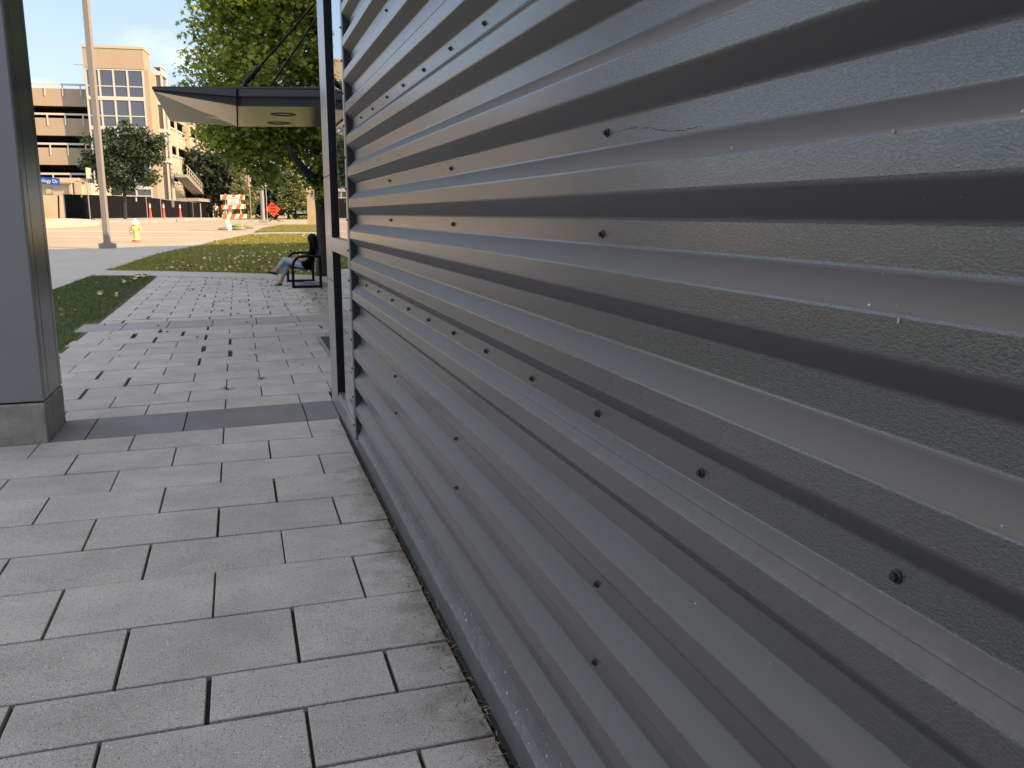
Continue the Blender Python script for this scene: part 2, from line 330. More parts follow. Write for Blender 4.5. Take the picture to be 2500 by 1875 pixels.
def row(sl, y0, y1, par, xa, xb, skew0, skew1, gap=.0085, wide={}):
    ks = [k for k in range(-60, 60) if k % 2 == par and xa-.001 < X0+CW*k < xb]
    xs = [xa]+[X0+CW*k for k in ks]+[xb]; xs = [x for i, x in enumerate(xs) if i == 0 or x-xs[i-1] > .03 or i == len(xs)-1]
    z = random.gauss(0, .0009)
    for i in range(len(xs)-1):
        l, r = xs[i], xs[i+1]
        if r-l < .04: continue
        gl = wide.get(round((l-X0)/CW), random.uniform(.6, 1.35)*gap)/2; gr = wide.get(round((r-X0)/CW), random.uniform(.6, 1.35)*gap)/2
        if gr > .012: gr = .003; 
        if gl > .012: gl = gl*2-.003
        g = random.uniform(.7, 1.35)*gap/2; j = random.gauss(0, .0012)
        c = [(l+gl, y0+skew0*(l)+g+j), (r-gr, y0+skew0*r+g+j), (r-gr, y1+skew1*r-g+j), (l+gl, y1+skew1*l-g+j)]
        sl.slab(c, z=z+random.gauss(0, .0009))
A = Slabs()
bounds = [2.272-.4475*k for k in range(20, 0, -1)]+[2.272, 2.598, 2.896, 3.353, 3.815, 4.257, 4.704, 5.166, 5.61, 6.08]
nb = bounds.index(2.272)
for i in range(len(bounds)-1):
    k = i-nb      # row [2.272,2.598] has joints at even columns
    row(A, bounds[i], bounds[i+1], k % 2, -4.5, .672, 0, 0, .013 if bounds[i] < 3.2 else .010)
row(A, 6.08, 6.557, (len(bounds)-1-nb) % 2, -4.5, .676, 0, .066)
skewB = .09; yb = [7.24, 7.63, 8.10, 8.57, 9.03, 9.50, 9.97, 10.45, 10.92, 11.45, 11.93, 12.41, 12.79]
wide = {6: {-1: .045}, 7: {-2: .050}, 8: {-1: .03}, 5: {-2: .026}, 9: {-2: .034, -1: .045, -4: .035}, 10: {-3: .04, -5: .06}, 11: {-2: .03, -4: .02}, 4: {-5: .03}, 3: {-4: .03}, 2: {-5: .025}}
for i in range(len(yb)-1):
    xa = -4.5 if yb[i] < 7.2 else -2.01-(.06*(i % 2) if yb[i] < 12 else 0)
    row(A, yb[i], yb[i+1], (i+1) % 2, xa, .70 if i == 0 else 3.4, .073 if i == 0 else skewB, skewB, .009, wide.get(i, {}))
for i in range(30):
    y0 = 13.69+(.36 if i else 0)+.4572*max(0, i-1); y1 = 13.69+.36+.4572*i
    if y0 > 24.2: break
    sk0 = .1-.0055*i; sk1 = .1-.0055*(i+1)
    row(A, y0, y1, i % 2, -2.01, 3.8, sk0, sk1, .016, {-6: .03, -5: .03} if i in (0, 1) else {})
A.build('paving', paver)
B = Slabs(); xs = [-1.345, -1.12, -.468, .435, .69]; xs = [-4, -2.2]+xs
for a, b in zip(xs, xs[1:]): B.slab([(a+.004, 6.557+.066*a+.005), (b-.004, 6.557+.066*b+.005), (b-.004, 7.24+.073*b-.004), (a+.004, 7.24+.073*a-.004)])
B.build('paving_band', paver_dark)
B = Slabs(); xs = [-2.19, -1.62, -1.03, -.43, .19, .81, 1.43, 2.05, 2.67, 3.3]
for a, b in zip(xs, xs[1:]): B.slab([(a+.005, 12.79+.09*a+.006), (b-.005, 12.79+.09*b+.006), (b-.005, 13.69+.1*b-.005), (a+.005, 13.69+.1*a-.005)])
B.build('paving_band', paver_band)
mb = MB(); mb.add([(-6, -9, -.022), (3.9, -9, -.022), (3.9, 6.9, -.022), (-6, 6.9, -.022)], [(0, 1, 2, 3)]); mb.add([(-2.03, 6.9, -.022), (3.9, 6.9, -.022), (3.9, 22.2, -.022), (-2.03, 24.3, -.022)], [(0, 1, 2, 3)])
mb.build('joint_bed', sand)['kind'] = 'structure'
# ------------------------------------------------------------------ corrugated wall
WY0, WY1 = -5.0, 5.53; XC, XV = .675, .717; P = .1917; ZV = 1.5405
wall = thing('corrugated_wall', (XV, WY0, 0), 'long grey ribbed metal wall with rows of dark screws filling the right side', 'wall')
def profile(z0, z1, off):
    pts = []; k0 = int((z0-ZV)/P)-2
    for k in range(k0, k0+40):
        c = ZV+P*k
        for dz, x in ((-.0695, XC), (-.028, XV), (.028, XV), (.0725, XC)):      # going up: upper slope end of crest below ... valley ... next crest
            pts.append((c+dz, x))
    # rounded folds
    out = []
    for i in range(1, len(pts)-1):
        (za, xa), (zb, xb), (zc, xc) = pts[i-1], pts[i], pts[i+1]; r = .0045
        la = math.hypot(za-zb, xa-xb); lc = math.hypot(zc-zb, xc-xb)
        p0 = (zb+(za-zb)*r/la, xb+(xa-xb)*r/la); p2 = (zb+(zc-zb)*r/lc, xb+(xc-xb)*r/lc)
        for t in (0, .5, 1):
            out.append(((1-t)**2*p0[0]+2*t*(1-t)*zb+t*t*p2[0], (1-t)**2*p0[1]+2*t*(1-t)*xb+t*t*p2[1]))
    def interp(z):
        for i in range(len(out)-1):
            if out[i][0] <= z <= out[i+1][0]:
                t = (z-out[i][0])/(out[i+1][0]-out[i][0]); return out[i][1]+t*(out[i+1][1]-out[i][1])
    r = [(z0, interp(z0))]+[p for p in out if z0 < p[0] < z1]+[(z1, interp(z1))]
    return [(z, x-off) for z, x in r]
LAP1, LAP2 = ZV-2*P-.049, ZV+3*P-.049          # sheet edges half way down the slope under the lap screws
def panel(z0, z1, off, lip):
    pr = profile(z0, z1, off); ys = np.linspace(WY0, WY1, 29); mb = MB()
    if lip: pr = [(z0+.0005, pr[0][1]+.003)]+pr
    n = len(pr)
    for y in ys:
        jit = 0.
        for z, x in pr: mb.v.append((x, y, z))
    for i in range(len(ys)-1):
        for j in range(n-1): mb.f.append((i*n+j, i*n+j+1, (i+1)*n+j+1, (i+1)*n+j)); mb.m.append(0)
    for fi, f_ in enumerate(mb.f):
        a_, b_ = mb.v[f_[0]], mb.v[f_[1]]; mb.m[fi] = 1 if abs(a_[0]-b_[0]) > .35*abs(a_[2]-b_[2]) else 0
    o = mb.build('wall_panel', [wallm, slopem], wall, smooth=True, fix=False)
    for p_ in o.data.polygons:
        zs = [o.data.vertices[i].co.z for i in p_.vertices]; p_.use_smooth = max(zs)-min(zs) < .012
    return o
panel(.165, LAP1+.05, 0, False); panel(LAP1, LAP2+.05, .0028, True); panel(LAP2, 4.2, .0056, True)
# screws : hex washer heads
def screw_mesh():
    mb = MB(); ax = Matrix.Rotation(-math.pi/2, 3, 'Y')        # local z -> -X
    mb.lathe([(.0085, 0), (.0085, .002), (.0068, .0032)], n=14, ax=ax); mb.lathe([(.0052, .0030), (.0052, .0078), (.0042, .0086)], n=6, ax=ax)
    return mb
sm = screw_mesh().build('screw', screwm, None)
sp = []
for y in [.752, 1.2, 1.641, 2.074, 2.511, 2.931, 3.359, 3.793, 4.218, 4.661, 5.12]: sp += [(y, ZV-2*P+.0), (y, ZV+3*P+.0)]
sp += [(4.165, ZV+5*P-.006)]
for y in (1.63, 2.93, 4.205): sp += [(y, ZV-5*P), (y, ZV-4*P), (y, ZV+0*P), (y, ZV+P)]
sp += [(.35, ZV), (.35, ZV+P), (.35, ZV-4*P)]
for i, (y, z) in enumerate(sp):
    o = sm if i == 0 else sm.copy()
    if i: COL.objects.link(o)
    k = .0056 if z > LAP2 else .0028 if z > LAP1 else 0
    o.location = (XV-k, y+random.gauss(0, .004), z+random.gauss(0, .0025)); o.rotation_euler = (random.uniform(0, 1), 0, 0); attach(o, wall)
for y in [5.022, 4.575, 4.185, 3.755, 3.3, 2.85, 2.4, 1.97, 1.62, 1.25]:
    o = sm.copy(); COL.objects.link(o); o.location = (XV-.001, y, .232); attach(o, wall)
# base flashing: fascia, sloping drip ledge, upstand
mb = MB(); ys = np.linspace(WY0, 5.66, 160); pr = [(.692, -.03), (.692, .108), (.684, .110), (.684, .122), (.700, .150), (.716, .200), (.7165, .26)]
for iy, y in enumerate(ys):
    for j, (x, z) in enumerate(pr):
        jx = 0
        if j in (2, 3): jx = .0022*math.sin(y*3.1)+random.gauss(0, .0011)
        if j == 4: jx = random.gauss(0, .0006)
        mb.v.append((x+jx, y, z+(random.gauss(0, .0006) if j in (2, 3) else 0)))
n = len(pr)
for i in range(len(ys)-1):
    for j in range(n-1): mb.f.append((i*n+j, i*n+j+1, (i+1)*n+j+1, (i+1)*n+j)); mb.m.append(0)
mb.build('base_flashing', flash, wall, fix=False)
mb = MB(); mb.box((.6815, WY0, .1095), (.6835, 1.72, .1235)); mb.build('flashing_lap', flash, wall)
# closures behind the panel edge and end trim with its own screws
mb = MB(); pr = profile(.165, 4.2, -.001); mb.add([(x, WY1+.004, z) for z, x in pr]+[(.80, WY1+.004, 4.2), (.80, WY1+.004, .165)], [tuple(range(len(pr)+2))]); mb.build('end_closure', black, wall, fix=False)
mb = MB(); mb.box((.668, WY1+.012, .10), (.676, WY1+.075, 4.2)); mb.build('end_trim', alum, wall)
mb = MB(); mb.box((.676, WY1+.012, .10), (.80, WY1+.016, 4.2)); mb.build('dark_closure', M('dark_closure_foam', (.02, .021, .024), .7), wall)
for k in range(19):
    o = sm.copy(); COL.objects.link(o); o.location = (.668, WY1+.043, .165+.1917*k+.03); attach(o, wall)
mb = MB(); mb.box((.80, WY0, -.05), (4.4, WY1, 4.35)); mb.build('wall_core', panel2, wall)
# ------------------------------------------------------------------ building behind the wall: window bay, recessed block, unseen roof partly added for shade
bl = thing('building', (3, 2, 0), 'grey metal clad building with corner window bay and unseen roof partly added for shade beside the plaza', 'building')
mb = MB(); mb.box((.69, 6.80, -.03), (.93, 7.27, 1.05)); mb.box((.69, 6.80, 1.056), (.93, 7.27, 1.86)); mb.box((.69, 6.80, 1.866), (.93, 7.27, 4.2))
mb.build('corner_column', alum, bl, bevel=.003)
mb = MB(); mb.box((.692, 6.792, .14), (.722, 6.80, 4.2)); mb.build('window_jamb', jamb_dark, bl)  # near-black colour stands in for shade and reflection in the reveal
wf = MB(); wf.box((.69, 5.655, .1), (.80, 5.75, 4.2)); wf.box((.69, 5.75, 1.29), (.78, 6.795, 1.395)); wf.box((.692, 5.665, -.03), (.80, 6.80, .14)); wf.box((.70, 5.75, .14), (.78, 6.795, .17))
wfr = wf.build('window_frame', alum, bl, bevel=.002)
mb = MB(); mb.box((.722, 5.75, .17), (.728, 6.792, 1.29)); mb.build('window_pane', glassm, wfr); mb = MB(); mb.box((.722, 5.75, 1.395), (.728, 6.792, 4.2)); mb.build('window_pane', glassm, wfr)
mb = MB(); mb.box((.674, 5.612, .12), (.69, 5.625, 4.2)); mb.build('window_gasket', black, bl)
mb = MB(); mb.box((.93, 5.7, -.05), (4.4, 7.25, 4.35)); mb.build('bay_core', panel2, bl)
mb = MB(); mb.box((4.4, -14, -.05), (20, 24.6, 9.0)); mb.box((2.3, 7.25, -.05), (4.4, 18.0, 7.0)); mb.build('main_block', panelm, bl)
mb = MB(); mb.box((-2.15, 6.3, 4.35), (4.4, 7.3, 4.75)); mb.box((-2.15, -9, 4.35), (.62, -.9, 4.75)); mb.box((.62, -9, 4.35), (4.4, 6.3, 4.75)); mb.build('unseen_roof_slabs', panel2, bl)  # unseen; slab behind the camera added and sized to darken the foreground
# ------------------------------------------------------------------ pillar
pil = thing('pillar', (-1.68, 6.8, 0), 'square grey metal clad pillar on a concrete base at the left edge', 'pillar')
px0, px1, py0, py1 = -2.02, -1.345, 6.468, 7.135
mb = MB(); mb.box((px0, py0, -.05), (px1, py1, .285)); mb.build('concrete_base', conc, pil, bevel=.012)
mb = MB(); mb.box((px0+.012, py0+.012, .285), (px1-.03, py1-.012, .297)); mb.build('shadow_gap', black, pil)
mb = MB(); mb.box((px0+.005, py0+.002, .297), (px1-.002, py0+.06, 4.35)); mb.box((px0+.01, py0+.06, .297), (px1-.03, py1-.01, 4.35)); mb.build('front_panel', panelm, pil, bevel=.004)
for a, b in ((.0635, .185), (.193, .565), (.573, .665)): mb = MB(); mb.box((px1-.029, py0+a, .297), (px1-.002, py0+b, 4.35)); mb.build('side_panel', panel2, pil, bevel=.004)
# ------------------------------------------------------------------ door mat grate
mb = MB(); g = thing('floor_grate', (1.4, 10.4, 0), 'dark slatted entrance mat grate let into the paving behind the window bay', 'grate')
fr = MB(); 
for a, b in (((.886, 9.66), (.94, 11.24)), ((2.2, 9.66), (2.25, 11.24)), ((.94, 9.66), (2.2, 9.71)), ((.94, 11.19), (2.2, 11.24))): fr.box((*a, -.01), (*b, .012))
fr.build('frame', alum, g)
mb.box((.94, 9.71, -.012), (2.2, 11.19, .003))
for k in range(28): mb.box((.955+k*.0445, 9.72, .003), (.975+k*.0445, 11.18, .010))
mb.build('slat_mat', M('charcoal_mat', (.03, .03, .033), .8), g)
# ------------------------------------------------------------------ canopy
can = thing('canopy', at(650, 250, 11), 'thin wedge shaped entrance canopy with reflective underside hung from steel rods', 'canopy')
soff = M('polished_soffit', (.27, .245, .225), .18, metal=.9, bump=.05, bscale=1.2)
fasc = M('canopy_fascia', (.055, .06, .07), .45, metal=.2)
DN, DFar = 10., 12.35
Rt = 880
tl = at(371, 213, DN); ts = at(579, 217, DN); tr = at(Rt, 220, DN); ml = at(371, 218.5, DN); ms_ = at(579, 235, DN); mr = at(Rt, 236, DN)
bls = at(371, 222, DN); bs = at(579, 258, DN); br = at(Rt, 260, DN); fs_ = at(580, 309, DFar); frt = at(Rt, 310, DFar); fl = at(415.5, 296, DFar); mid = at(579, 287, DN+1.25); midl = at(372, 269, DN+1.0)
up = np.array([0, 0, .32]); 
def solid(name, tri, m, par):
    mb = MB(); mb.add(tri[0], tri[1]); return mb.build(name, m, par, fix=False)
mb = MB(); d1 = CF*.03
for q in ((tl, ts, ms_, ml), (ts, tr, mr, ms_)): mb.prism([Vector(p) for p in q], d1)
mb.build('fascia', fasc, can)
mb = MB(); 
for q in ((ml, ms_, bs, bls), (ms_, mr, br, bs)): mb.prism([Vector(p)+CF*.035 for p in q], d1)
mb.build('fascia_return', M('canopy_fascia_dark', (.022, .024, .03), .45, metal=.2), can)
mb = MB(); mb.prism([Vector(bs)+CF*.04, Vector(br)+CF*.04, Vector(frt), Vector(fs_)], (0, 0, .03)); mb.build('soffit', soff, can)
mb = MB(); mb.prism([Vector(bls)+CF*.04, Vector(bs)+CF*.04, Vector(fs_), Vector(mid)], (0, 0, .02)); mb.prism([Vector(bls)+CF*.04, Vector(mid), Vector(fs_), Vector(fl)], (0, 0, .02)); mb.build('soffit_tip', soff, can)
def flat(p, z): return Vector((p[0], p[1], z))
zt = tl[2]+.01
mb = MB(); q = [flat(tl, zt), flat(tr, zt), flat(frt, zt), flat(fl, zt)]; mb.prism(q, (0, 0, -.02)); mb.build('roof_sheet', fasc, can)
mb = MB(); mb.bar(Vector(ts)-CF*.004, Vector(bs)-CF*.004+Vector((0, 0, 0)), .02, .02); mb.bar(Vector(bs)+Vector((0, 0, -.004)), Vector(fs_)+Vector((0, 0, -.004)), .022, .012); mb.build('seam_strip', black, can)
for (px_, py_, dd) in ((692, 277, .2), (680, 299.5, .2)):
    c = Vector(at(px_, py_, DN+(py_-258)/52*(DFar-DN))); c.z = min(c.z, bs[2])-.003; mb = MB(); mb.lathe([(.155, .02), (.155, -.002), (.135, -.005), (.125, .004)], o=c, n=24); mb.build('downlight', jamb_dark, can)
rods = [((583, 217), (800, -28), DN+.3, 11.4), ((626, 217), (800, 4), DN+1.7, 12.3)]
for i, (a, b, da, db) in enumerate(rods):
    p, q = Vector(at(*a, da)), Vector(at(*b, db)); p.z = zt; mb = MB(); mb.tube([p, q], .016, 8)
    if i == 0:
        dv = (q-p).normalized(); mb.tube([p+dv*.12, p+dv*.16, p+dv*.40, p+dv*.44], [.018, .034, .034, .018], 8); mb.bar(p+dv*.02, p+dv*.14, .055, .02)
    mb.build('tension_rod', blackmetal, can)
# ------------------------------------------------------------------ bench + woman
bn = thing('bench', (1.36, 19.6, 0), 'black metal park bench with curved tube arms at the far end of the paving', 'bench')
def loop(y, x0, x1):
    mb = MB(); r = .031; pts = [(x0, y, .03), (x0, y, .42)]
    for t in np.linspace(0, 1, 9): a = t*math.pi/2; pts.append((x0+.20*(1-math.cos(a)), y, .42+.255*math.sin(a)))
    pts += [(x0+.3, y, .68), (x1, y, .665)]
    mb.tube(pts, r, 10); mb.tube([(x1, y, .69), (x1, y, .03)], r, 10); mb.bar((x0-.026, y, .027), (x1+.026, y, .027), .05, .054)
    return mb.build('arm_loop', blackmetal, bn, smooth=False)
loop(18.95, 1.075, 1.655); loop(20.72, 1.06, 1.64)
def bend(pts, name):
    mb = MB()
    for k in range(26):
        y = 19.02+k*.0654; q = [Vector((x, y, z)) for x, z in pts]
        for a, b in zip(q, q[1:]): mb.bar(a, b, .032, .007, up=(0, 1, 0) if False else (0, 0, 1))
    for (x, z) in (pts[0], pts[-1]): mb.bar((x, 18.97, z), (x, 20.7, z), .03, .03)
    return mb.build(name, blackmetal, bn)
bend([(1.03, .445), (1.10, .43), (1.3, .405), (1.46, .385)], 'seat'); bend([(1.46, .385), (1.50, .42), (1.53, .52), (1.57, .66), (1.625, .80)], 'backrest')
# woman: joints traced in the plane of the seat at her depth
skin = M('skin', (.36, .21, .155), .6, spec=.2); denim = M('light_denim', (.26, .31, .40), .85, var=.15, vscale=25, bump=.2, bscale=300)
shirt = M('black_cotton', (.003, .003, .0035), .9, spec=.05); hairm = M('black_hair', (.003, .0028, .0028), .5, spec=.12, var=.3, vscale=40, bump=.3, bscale=80); shoem = M('black_leather', (.004, .004, .004), .3, spec=.2)
DW = 19.0
def wj(zx, zy, lat=0.):              # zoom crop coordinates -> point, lat = metres towards the far end of the bench
    p = Vector(at(640+zx/11.06, 560+zy/11.06, DW)); return p+CF*lat
def skinned(name, chains, m, par, lev=2):
    # chains: list of lists of (Vector, radius); first vertex of the first chain is the root
    me = bpy.data.meshes.new(name); vs = []; es = []; rs = []; idx = {}
    for ch in chains:
        last = None
        for p, r in ch:
            key = tuple(round(c, 4) for c in p)
            if key in idx: i = idx[key]
            else: i = len(vs); idx[key] = i; vs.append(tuple(p)); rs.append(r)
            if last is not None and last != i: es.append((last, i))
            last = i
    me.from_pydata(vs, es, []); o = bpy.data.objects.new(name, me); COL.objects.link(o)
    sk = o.modifiers.new('skin', 'SKIN'); sk.use_smooth_shade = True; lay = me.skin_vertices[0].data
    for i, r in enumerate(rs):
        rr = r if isinstance(r, tuple) else (r, r); lay[i].radius = rr; lay[i].use_root = (i == 0)
    ss = o.modifiers.new('sub', 'SUBSURF'); ss.levels = lev; ss.render_levels = lev
    me.materials.append(m)
    bpy.context.view_layer.update(); dg = bpy.context.evaluated_depsgraph_get(); nm = bpy.data.meshes.new_from_object(o.evaluated_get(dg))
    nm.name = name; bpy.data.objects.remove(o); nm.materials.clear(); nm.materials.append(m)
    for p in nm.polygons: p.use_smooth = True; p.material_index = 0
    o = bpy.data.objects.new(name, nm); COL.objects.link(o)
    if par: attach(o, par)
    return o
wm = thing('person', wj(1150, 1100), 'woman with long black hair and light jeans sitting cross legged on the bench', 'person')
hip = wj(1130, 1000, .0); spine = wj(1230, 860); chest = wj(1330, 690); neck = wj(1350, 560); headb = wj(1330, 450); head = wj(1310, 300)
nearhip = wj(1120, 1010, -.08); farhip = wj(1120, 1000, .08)
def arm(lat, sh, el, wr):
    return sh, el, wr
shN = wj(1370, 640, -.17); elN = wj(1190, 830, -.19); wrN = wj(960, 790, -.05); shF = wj(1330, 620, .17); elF = wj(1170, 780, .20); wrF = wj(970, 780, .05)
ankN = wj(380, 1110, -.02); kneeN = wj(640, 800, -.04); toeN = wj(190, 1150, -.02); heelN = wj(420, 1190, -.02)
kneeF = wj(660, 960, .07); ankF = wj(490, 1410, .07); toeF = wj(290, 1545, .07); heelF = wj(515, 1480, .07)
chains = [[(hip, .12), (spine, (.125, .10)), (chest, (.15, .105)), (neck, .05), (headb, .048), (wj(1305, 380), .066), (wj(1312, 300), .084), (wj(1330, 225), .072)],
          [(wj(1305, 380), .066), (wj(1262, 425), .032)],
          [(chest, (.15, .105)), (shN, .052), (elN, .038), (wrN, .026)], [(chest, (.15, .105)), (shF, .052), (elF, .038), (wrF, .026)],
          [(hip, .12), (nearhip, .095), (kneeN, .064), ((kneeN+ankN)/2+Vector((0, 0, .0)), .052), (ankN, .032), (heelN, .030)], [(ankN, .032), (toeN, .022)],
          [(hip, .12), (farhip, .095), (kneeF, .064), ((kneeF+ankF)/2, .052), (ankF, .032), (heelF, .028)], [(ankF, .032), (toeF, .022)]]
def hand(wr, el, lat):
    d = (wr-el).normalized(); side = CF.copy(); palm = wr+d*.055; dn = Vector((0, 0, -1))
    out = [[(wr, .026), (palm, (.034, .017))]]
    for i, (o_, ln) in enumerate(((-.03, .060), (-.010, .070), (.010, .066), (.03, .050))):
        b0 = palm+side*o_+d*.015; out.append([(palm, (.034, .017)), (b0, .0095), (b0+d*ln*.5+dn*.008, .0085), (b0+d*ln*.85+dn*.030, .0075)])
    t0 = wr+d*.02-side*.03*lat; out.append([(wr, .026), (t0, .011), (t0+d*.035+dn*.01-side*.008*lat, .009), (t0+d*.06+dn*.02, .008)])
    return out
chains += hand(wrN, elN, 1)+hand(wrF, elF, -1)
skinned('body', chains, skin, wm)
nose = wj(1228, 365); mb = MB(); mb.lathe([(.014, -.02), (.012, 0), (.004, .016)], o=nose, n=8, ax=Matrix.Rotation(-math.pi/2, 3, 'Y')); mb.build('nose', skin, wm, smooth=True)
for l_ in (-.03, .03): mb = MB(); mb.lathe([(.002, -.009), (.009, 0), (.002, .009)], o=wj(1248, 315, l_), n=8); mb.build('eye', black, wm)
mb = MB(); mb.tube([wj(1247, 412, -.02), wj(1240, 414, 0), wj(1247, 412, .02)], .006, 6); mb.build('mouth', M('lip', (.30, .10, .09), .5), wm)
# jeans, top, hair, shoes
g = 1.13
jeans = [[(hip, .135), (nearhip, .108), (kneeN, .075), (kneeN*.45+ankN*.55, .060), (kneeN*.22+ankN*.78, .052)], [(hip, .135), (farhip, .108), (kneeF, .075), (kneeF*.45+ankF*.55, .060), (kneeF*.25+ankF*.75, .052)], [(hip, .135), (wj(1170, 930), (.135, .11))]]
skinned('jeans', jeans, denim, wm)
def seg(a, b, ra, rb, n): return [(a.lerp(b, t), ra+(rb-ra)*t) for t in np.linspace(0, 1, n)]
def lumps(name, balls, m, par, res=.022):
    mbd = bpy.data.metaballs.new('lump_'+name); mbd.resolution = res; mbd.render_resolution = res; mbd.threshold = .6
    for p, r in balls: e_ = mbd.elements.new(); e_.co = p; e_.radius = r*1.42; e_.stiffness = 2
    o = bpy.data.objects.new('lump_'+name, mbd); COL.objects.link(o); bpy.context.view_layer.update()
    me = bpy.data.meshes.new_from_object(o.evaluated_get(bpy.context.evaluated_depsgraph_get())); bpy.data.objects.remove(o); bpy.data.metaballs.remove(mbd)
    me.name = name; me.materials.clear(); me.materials.append(m)
    for p in me.polygons: p.use_smooth = True
    o = bpy.data.objects.new(name, me); COL.objects.link(o); attach(o, par); return o
tb = []
for l_ in (-.09, 0, .09): tb += seg(wj(1150, 960, l_*.9), wj(1270, 800, l_*.9), .085, .09, 5)+seg(wj(1270, 800, l_*.9), wj(1360, 650, l_*1.1), .09, .09, 5)
for l_ in (-.08, 0, .08): tb += seg(wj(1260, 880, l_), wj(1235, 1010, l_), .09, .085, 4)
tb += seg(wj(1360, 620, -.12), wj(1360, 620, .12), .07, .07, 5)+seg(shN, shN*.55+elN*.45, .062, .052, 4)+seg(shF, shF*.55+elF*.45, .062, .052, 4)+[(wj(1350, 580), .06)]
lumps('top', tb, shirt, wm)
hb = seg(wj(1350, 215), wj(1355, 250), .10, .105, 2)+seg(wj(1375, 270), wj(1440, 560), .10, .075, 7)
for l_ in (-.05, .05): hb += seg(wj(1380, 300, l_), wj(1450, 620, l_*1.2), .07, .05, 7)+seg(wj(1300, 235, l_*.9), wj(1335, 330, l_*1.5), .05, .04, 4)+seg(wj(1335, 330, l_*1.6), wj(1330, 560, l_*2), .038, .03, 6)+seg(wj(1262, 240, l_*.6), wj(1285, 215, l_*.6), .03, .035, 2)
lumps('hair', hb, hairm, wm, .02)
for an, he, to in ((ankN, heelN, toeN), (ankF, heelF, toeF)):
    d = (to-he).normalized(); sh = skinned('shoe', [[(he+Vector((0, 0, -.006)), (.048, .042)), (he*.6+to*.4+Vector((0, 0, -.014)), (.042, .024)), (he*.25+to*.75, (.046, .036)), (to+d*.035, (.028, .022))]], shoem, wm)
    mb = MB(); hb = he+Vector((0, 0, -.02)); mb.tube([hb, hb+Vector((0, 0, -.05))-d*.0], [.012, .006], 8); mb.build('heel', shoem, sh)
tag(skinned('crumpled_paper', [[(wj(1290, 1060, -.1), .03), (wj(1330, 1090, -.1), .03), (wj(1310, 1120, -.06), .02)]], M('newsprint', (.5, .48, .36), .9, var=.5, vscale=60), None, 1), 'small pale crumpled paper lying on the bench seat behind the woman', 'paper')
# ------------------------------------------------------------------ lamp post, hydrant, signs, barricade
def ppart(name, mb, m, par, **k): return mb.build(name, m, par, **k)
def polepts(pxa, pxb, D):     # vertical pole whose foot and head are taken from the picture
    f = gp(*pxa); D = depth(f); t = at(*pxb, D); return Vector(f), Vector((f[0], f[1], t[2]))
f, t = polepts((263, 606), (215, 0), 0); f.z = gnd(f.x, f.y)
lp = thing('lamp_post', f, 'tall pale square steel light pole on a concrete block beside the street', 'lamp post')
polem = M('pale_steel_pole', (.24, .225, .21), .5, var=.05)
mb = MB(); mb.box((-.26, -.26, -.1), (.26, .26, .17), M_=Matrix.Translation(f)@Matrix.Rotation(.25, 4, 'Z')); mb.build('footing', conc, lp, bevel=.015)
mb = MB(); mb.bar(f+Vector((0, 0, .17)), f+Vector((0, 0, 9.5)), .185, .185, up=(.3, 1, 0)); mb.build('pole', polem, lp, bevel=.01)
mb = MB(); mb.box((-.17, -.17, 0), (.17, .17, .025), M_=Matrix.Translation(f+Vector((0, 0, .171)))@Matrix.Rotation(.25, 4, 'Z')); mb.build('base_plate', polem, lp)
mb = MB(); mb.bar(f+Vector((0, 0, 9.4)), f+Vector((0, 0, 9.4))-CR*1.6, .1, .1); mb.box((-.35, -.18, -.1), (.35, .18, .06), M_=Matrix.Translation(f+Vector((0, 0, 9.42))-CR*1.8)@Matrix.Rotation(math.atan2(-RH[1], -RH[0]), 4, 'Z')); mb.build('lamp_head', polem, lp)
f = Vector(gp(334, 589)); s_ = depth(f)/2080*54/.82
hy = thing('fire_hydrant', f, 'yellow fire hydrant with white bonnet by the kerb', 'hydrant')
yel = M('hydrant_yellow', (.74, .58, .26), .5, var=.1, vscale=8); whi = M('hydrant_white', (.8, .78, .74), .45)
mb = MB(); mb.lathe([(a*s_, b*s_) for a, b in ((.15, 0), (.15, .05), (.115, .06), (.105, .12), (.105, .56), (.13, .57), (.13, .6))], o=f, n=18); mb.build('barrel', yel, hy, smooth=False)
mb = MB(); mb.lathe([(a*s_, b*s_) for a, b in ((.155, .6), (.155, .63), (.12, .65), (.105, .71), (.06, .77), (.035, .78), (.035, .82))], o=f, n=18); mb.build('bonnet', whi, hy, smooth=False)
for dirn in (-CR, CR, -CF):
    a = f+Vector((0, 0, .46*s_)); ax = dirn.to_track_quat('Z', 'Y').to_matrix(); mb = MB(); mb.lathe([(.05*s_, .08*s_), (.05*s_, .15*s_), (.075*s_, .155*s_), (.075*s_, .19*s_), (.03*s_, .2*s_), (.03*s_, .23*s_)], o=a, n=12, ax=ax); mb.build('nozzle', yel, hy)
mb = MB(); mb.lathe([(.155*s_, .001), (.155*s_, .045*s_), (.12*s_, .05*s_)], o=f, n=18); mb.build('base_flange', M('rusty_iron', (.30, .11, .045), .8, var=.3, vscale=20), hy)
c = f+Vector((0, 0, .44*s_))-CR*.2*s_; mb = MB(); mb.tube([c, c-CR*.05*s_+Vector((0, 0, -.08*s_)), c+Vector((0, 0, -.2*s_)), c+CR*.08*s_+Vector((0, 0, -.1*s_))], .009, 6); mb.build('cap_chain', blackmetal, hy)
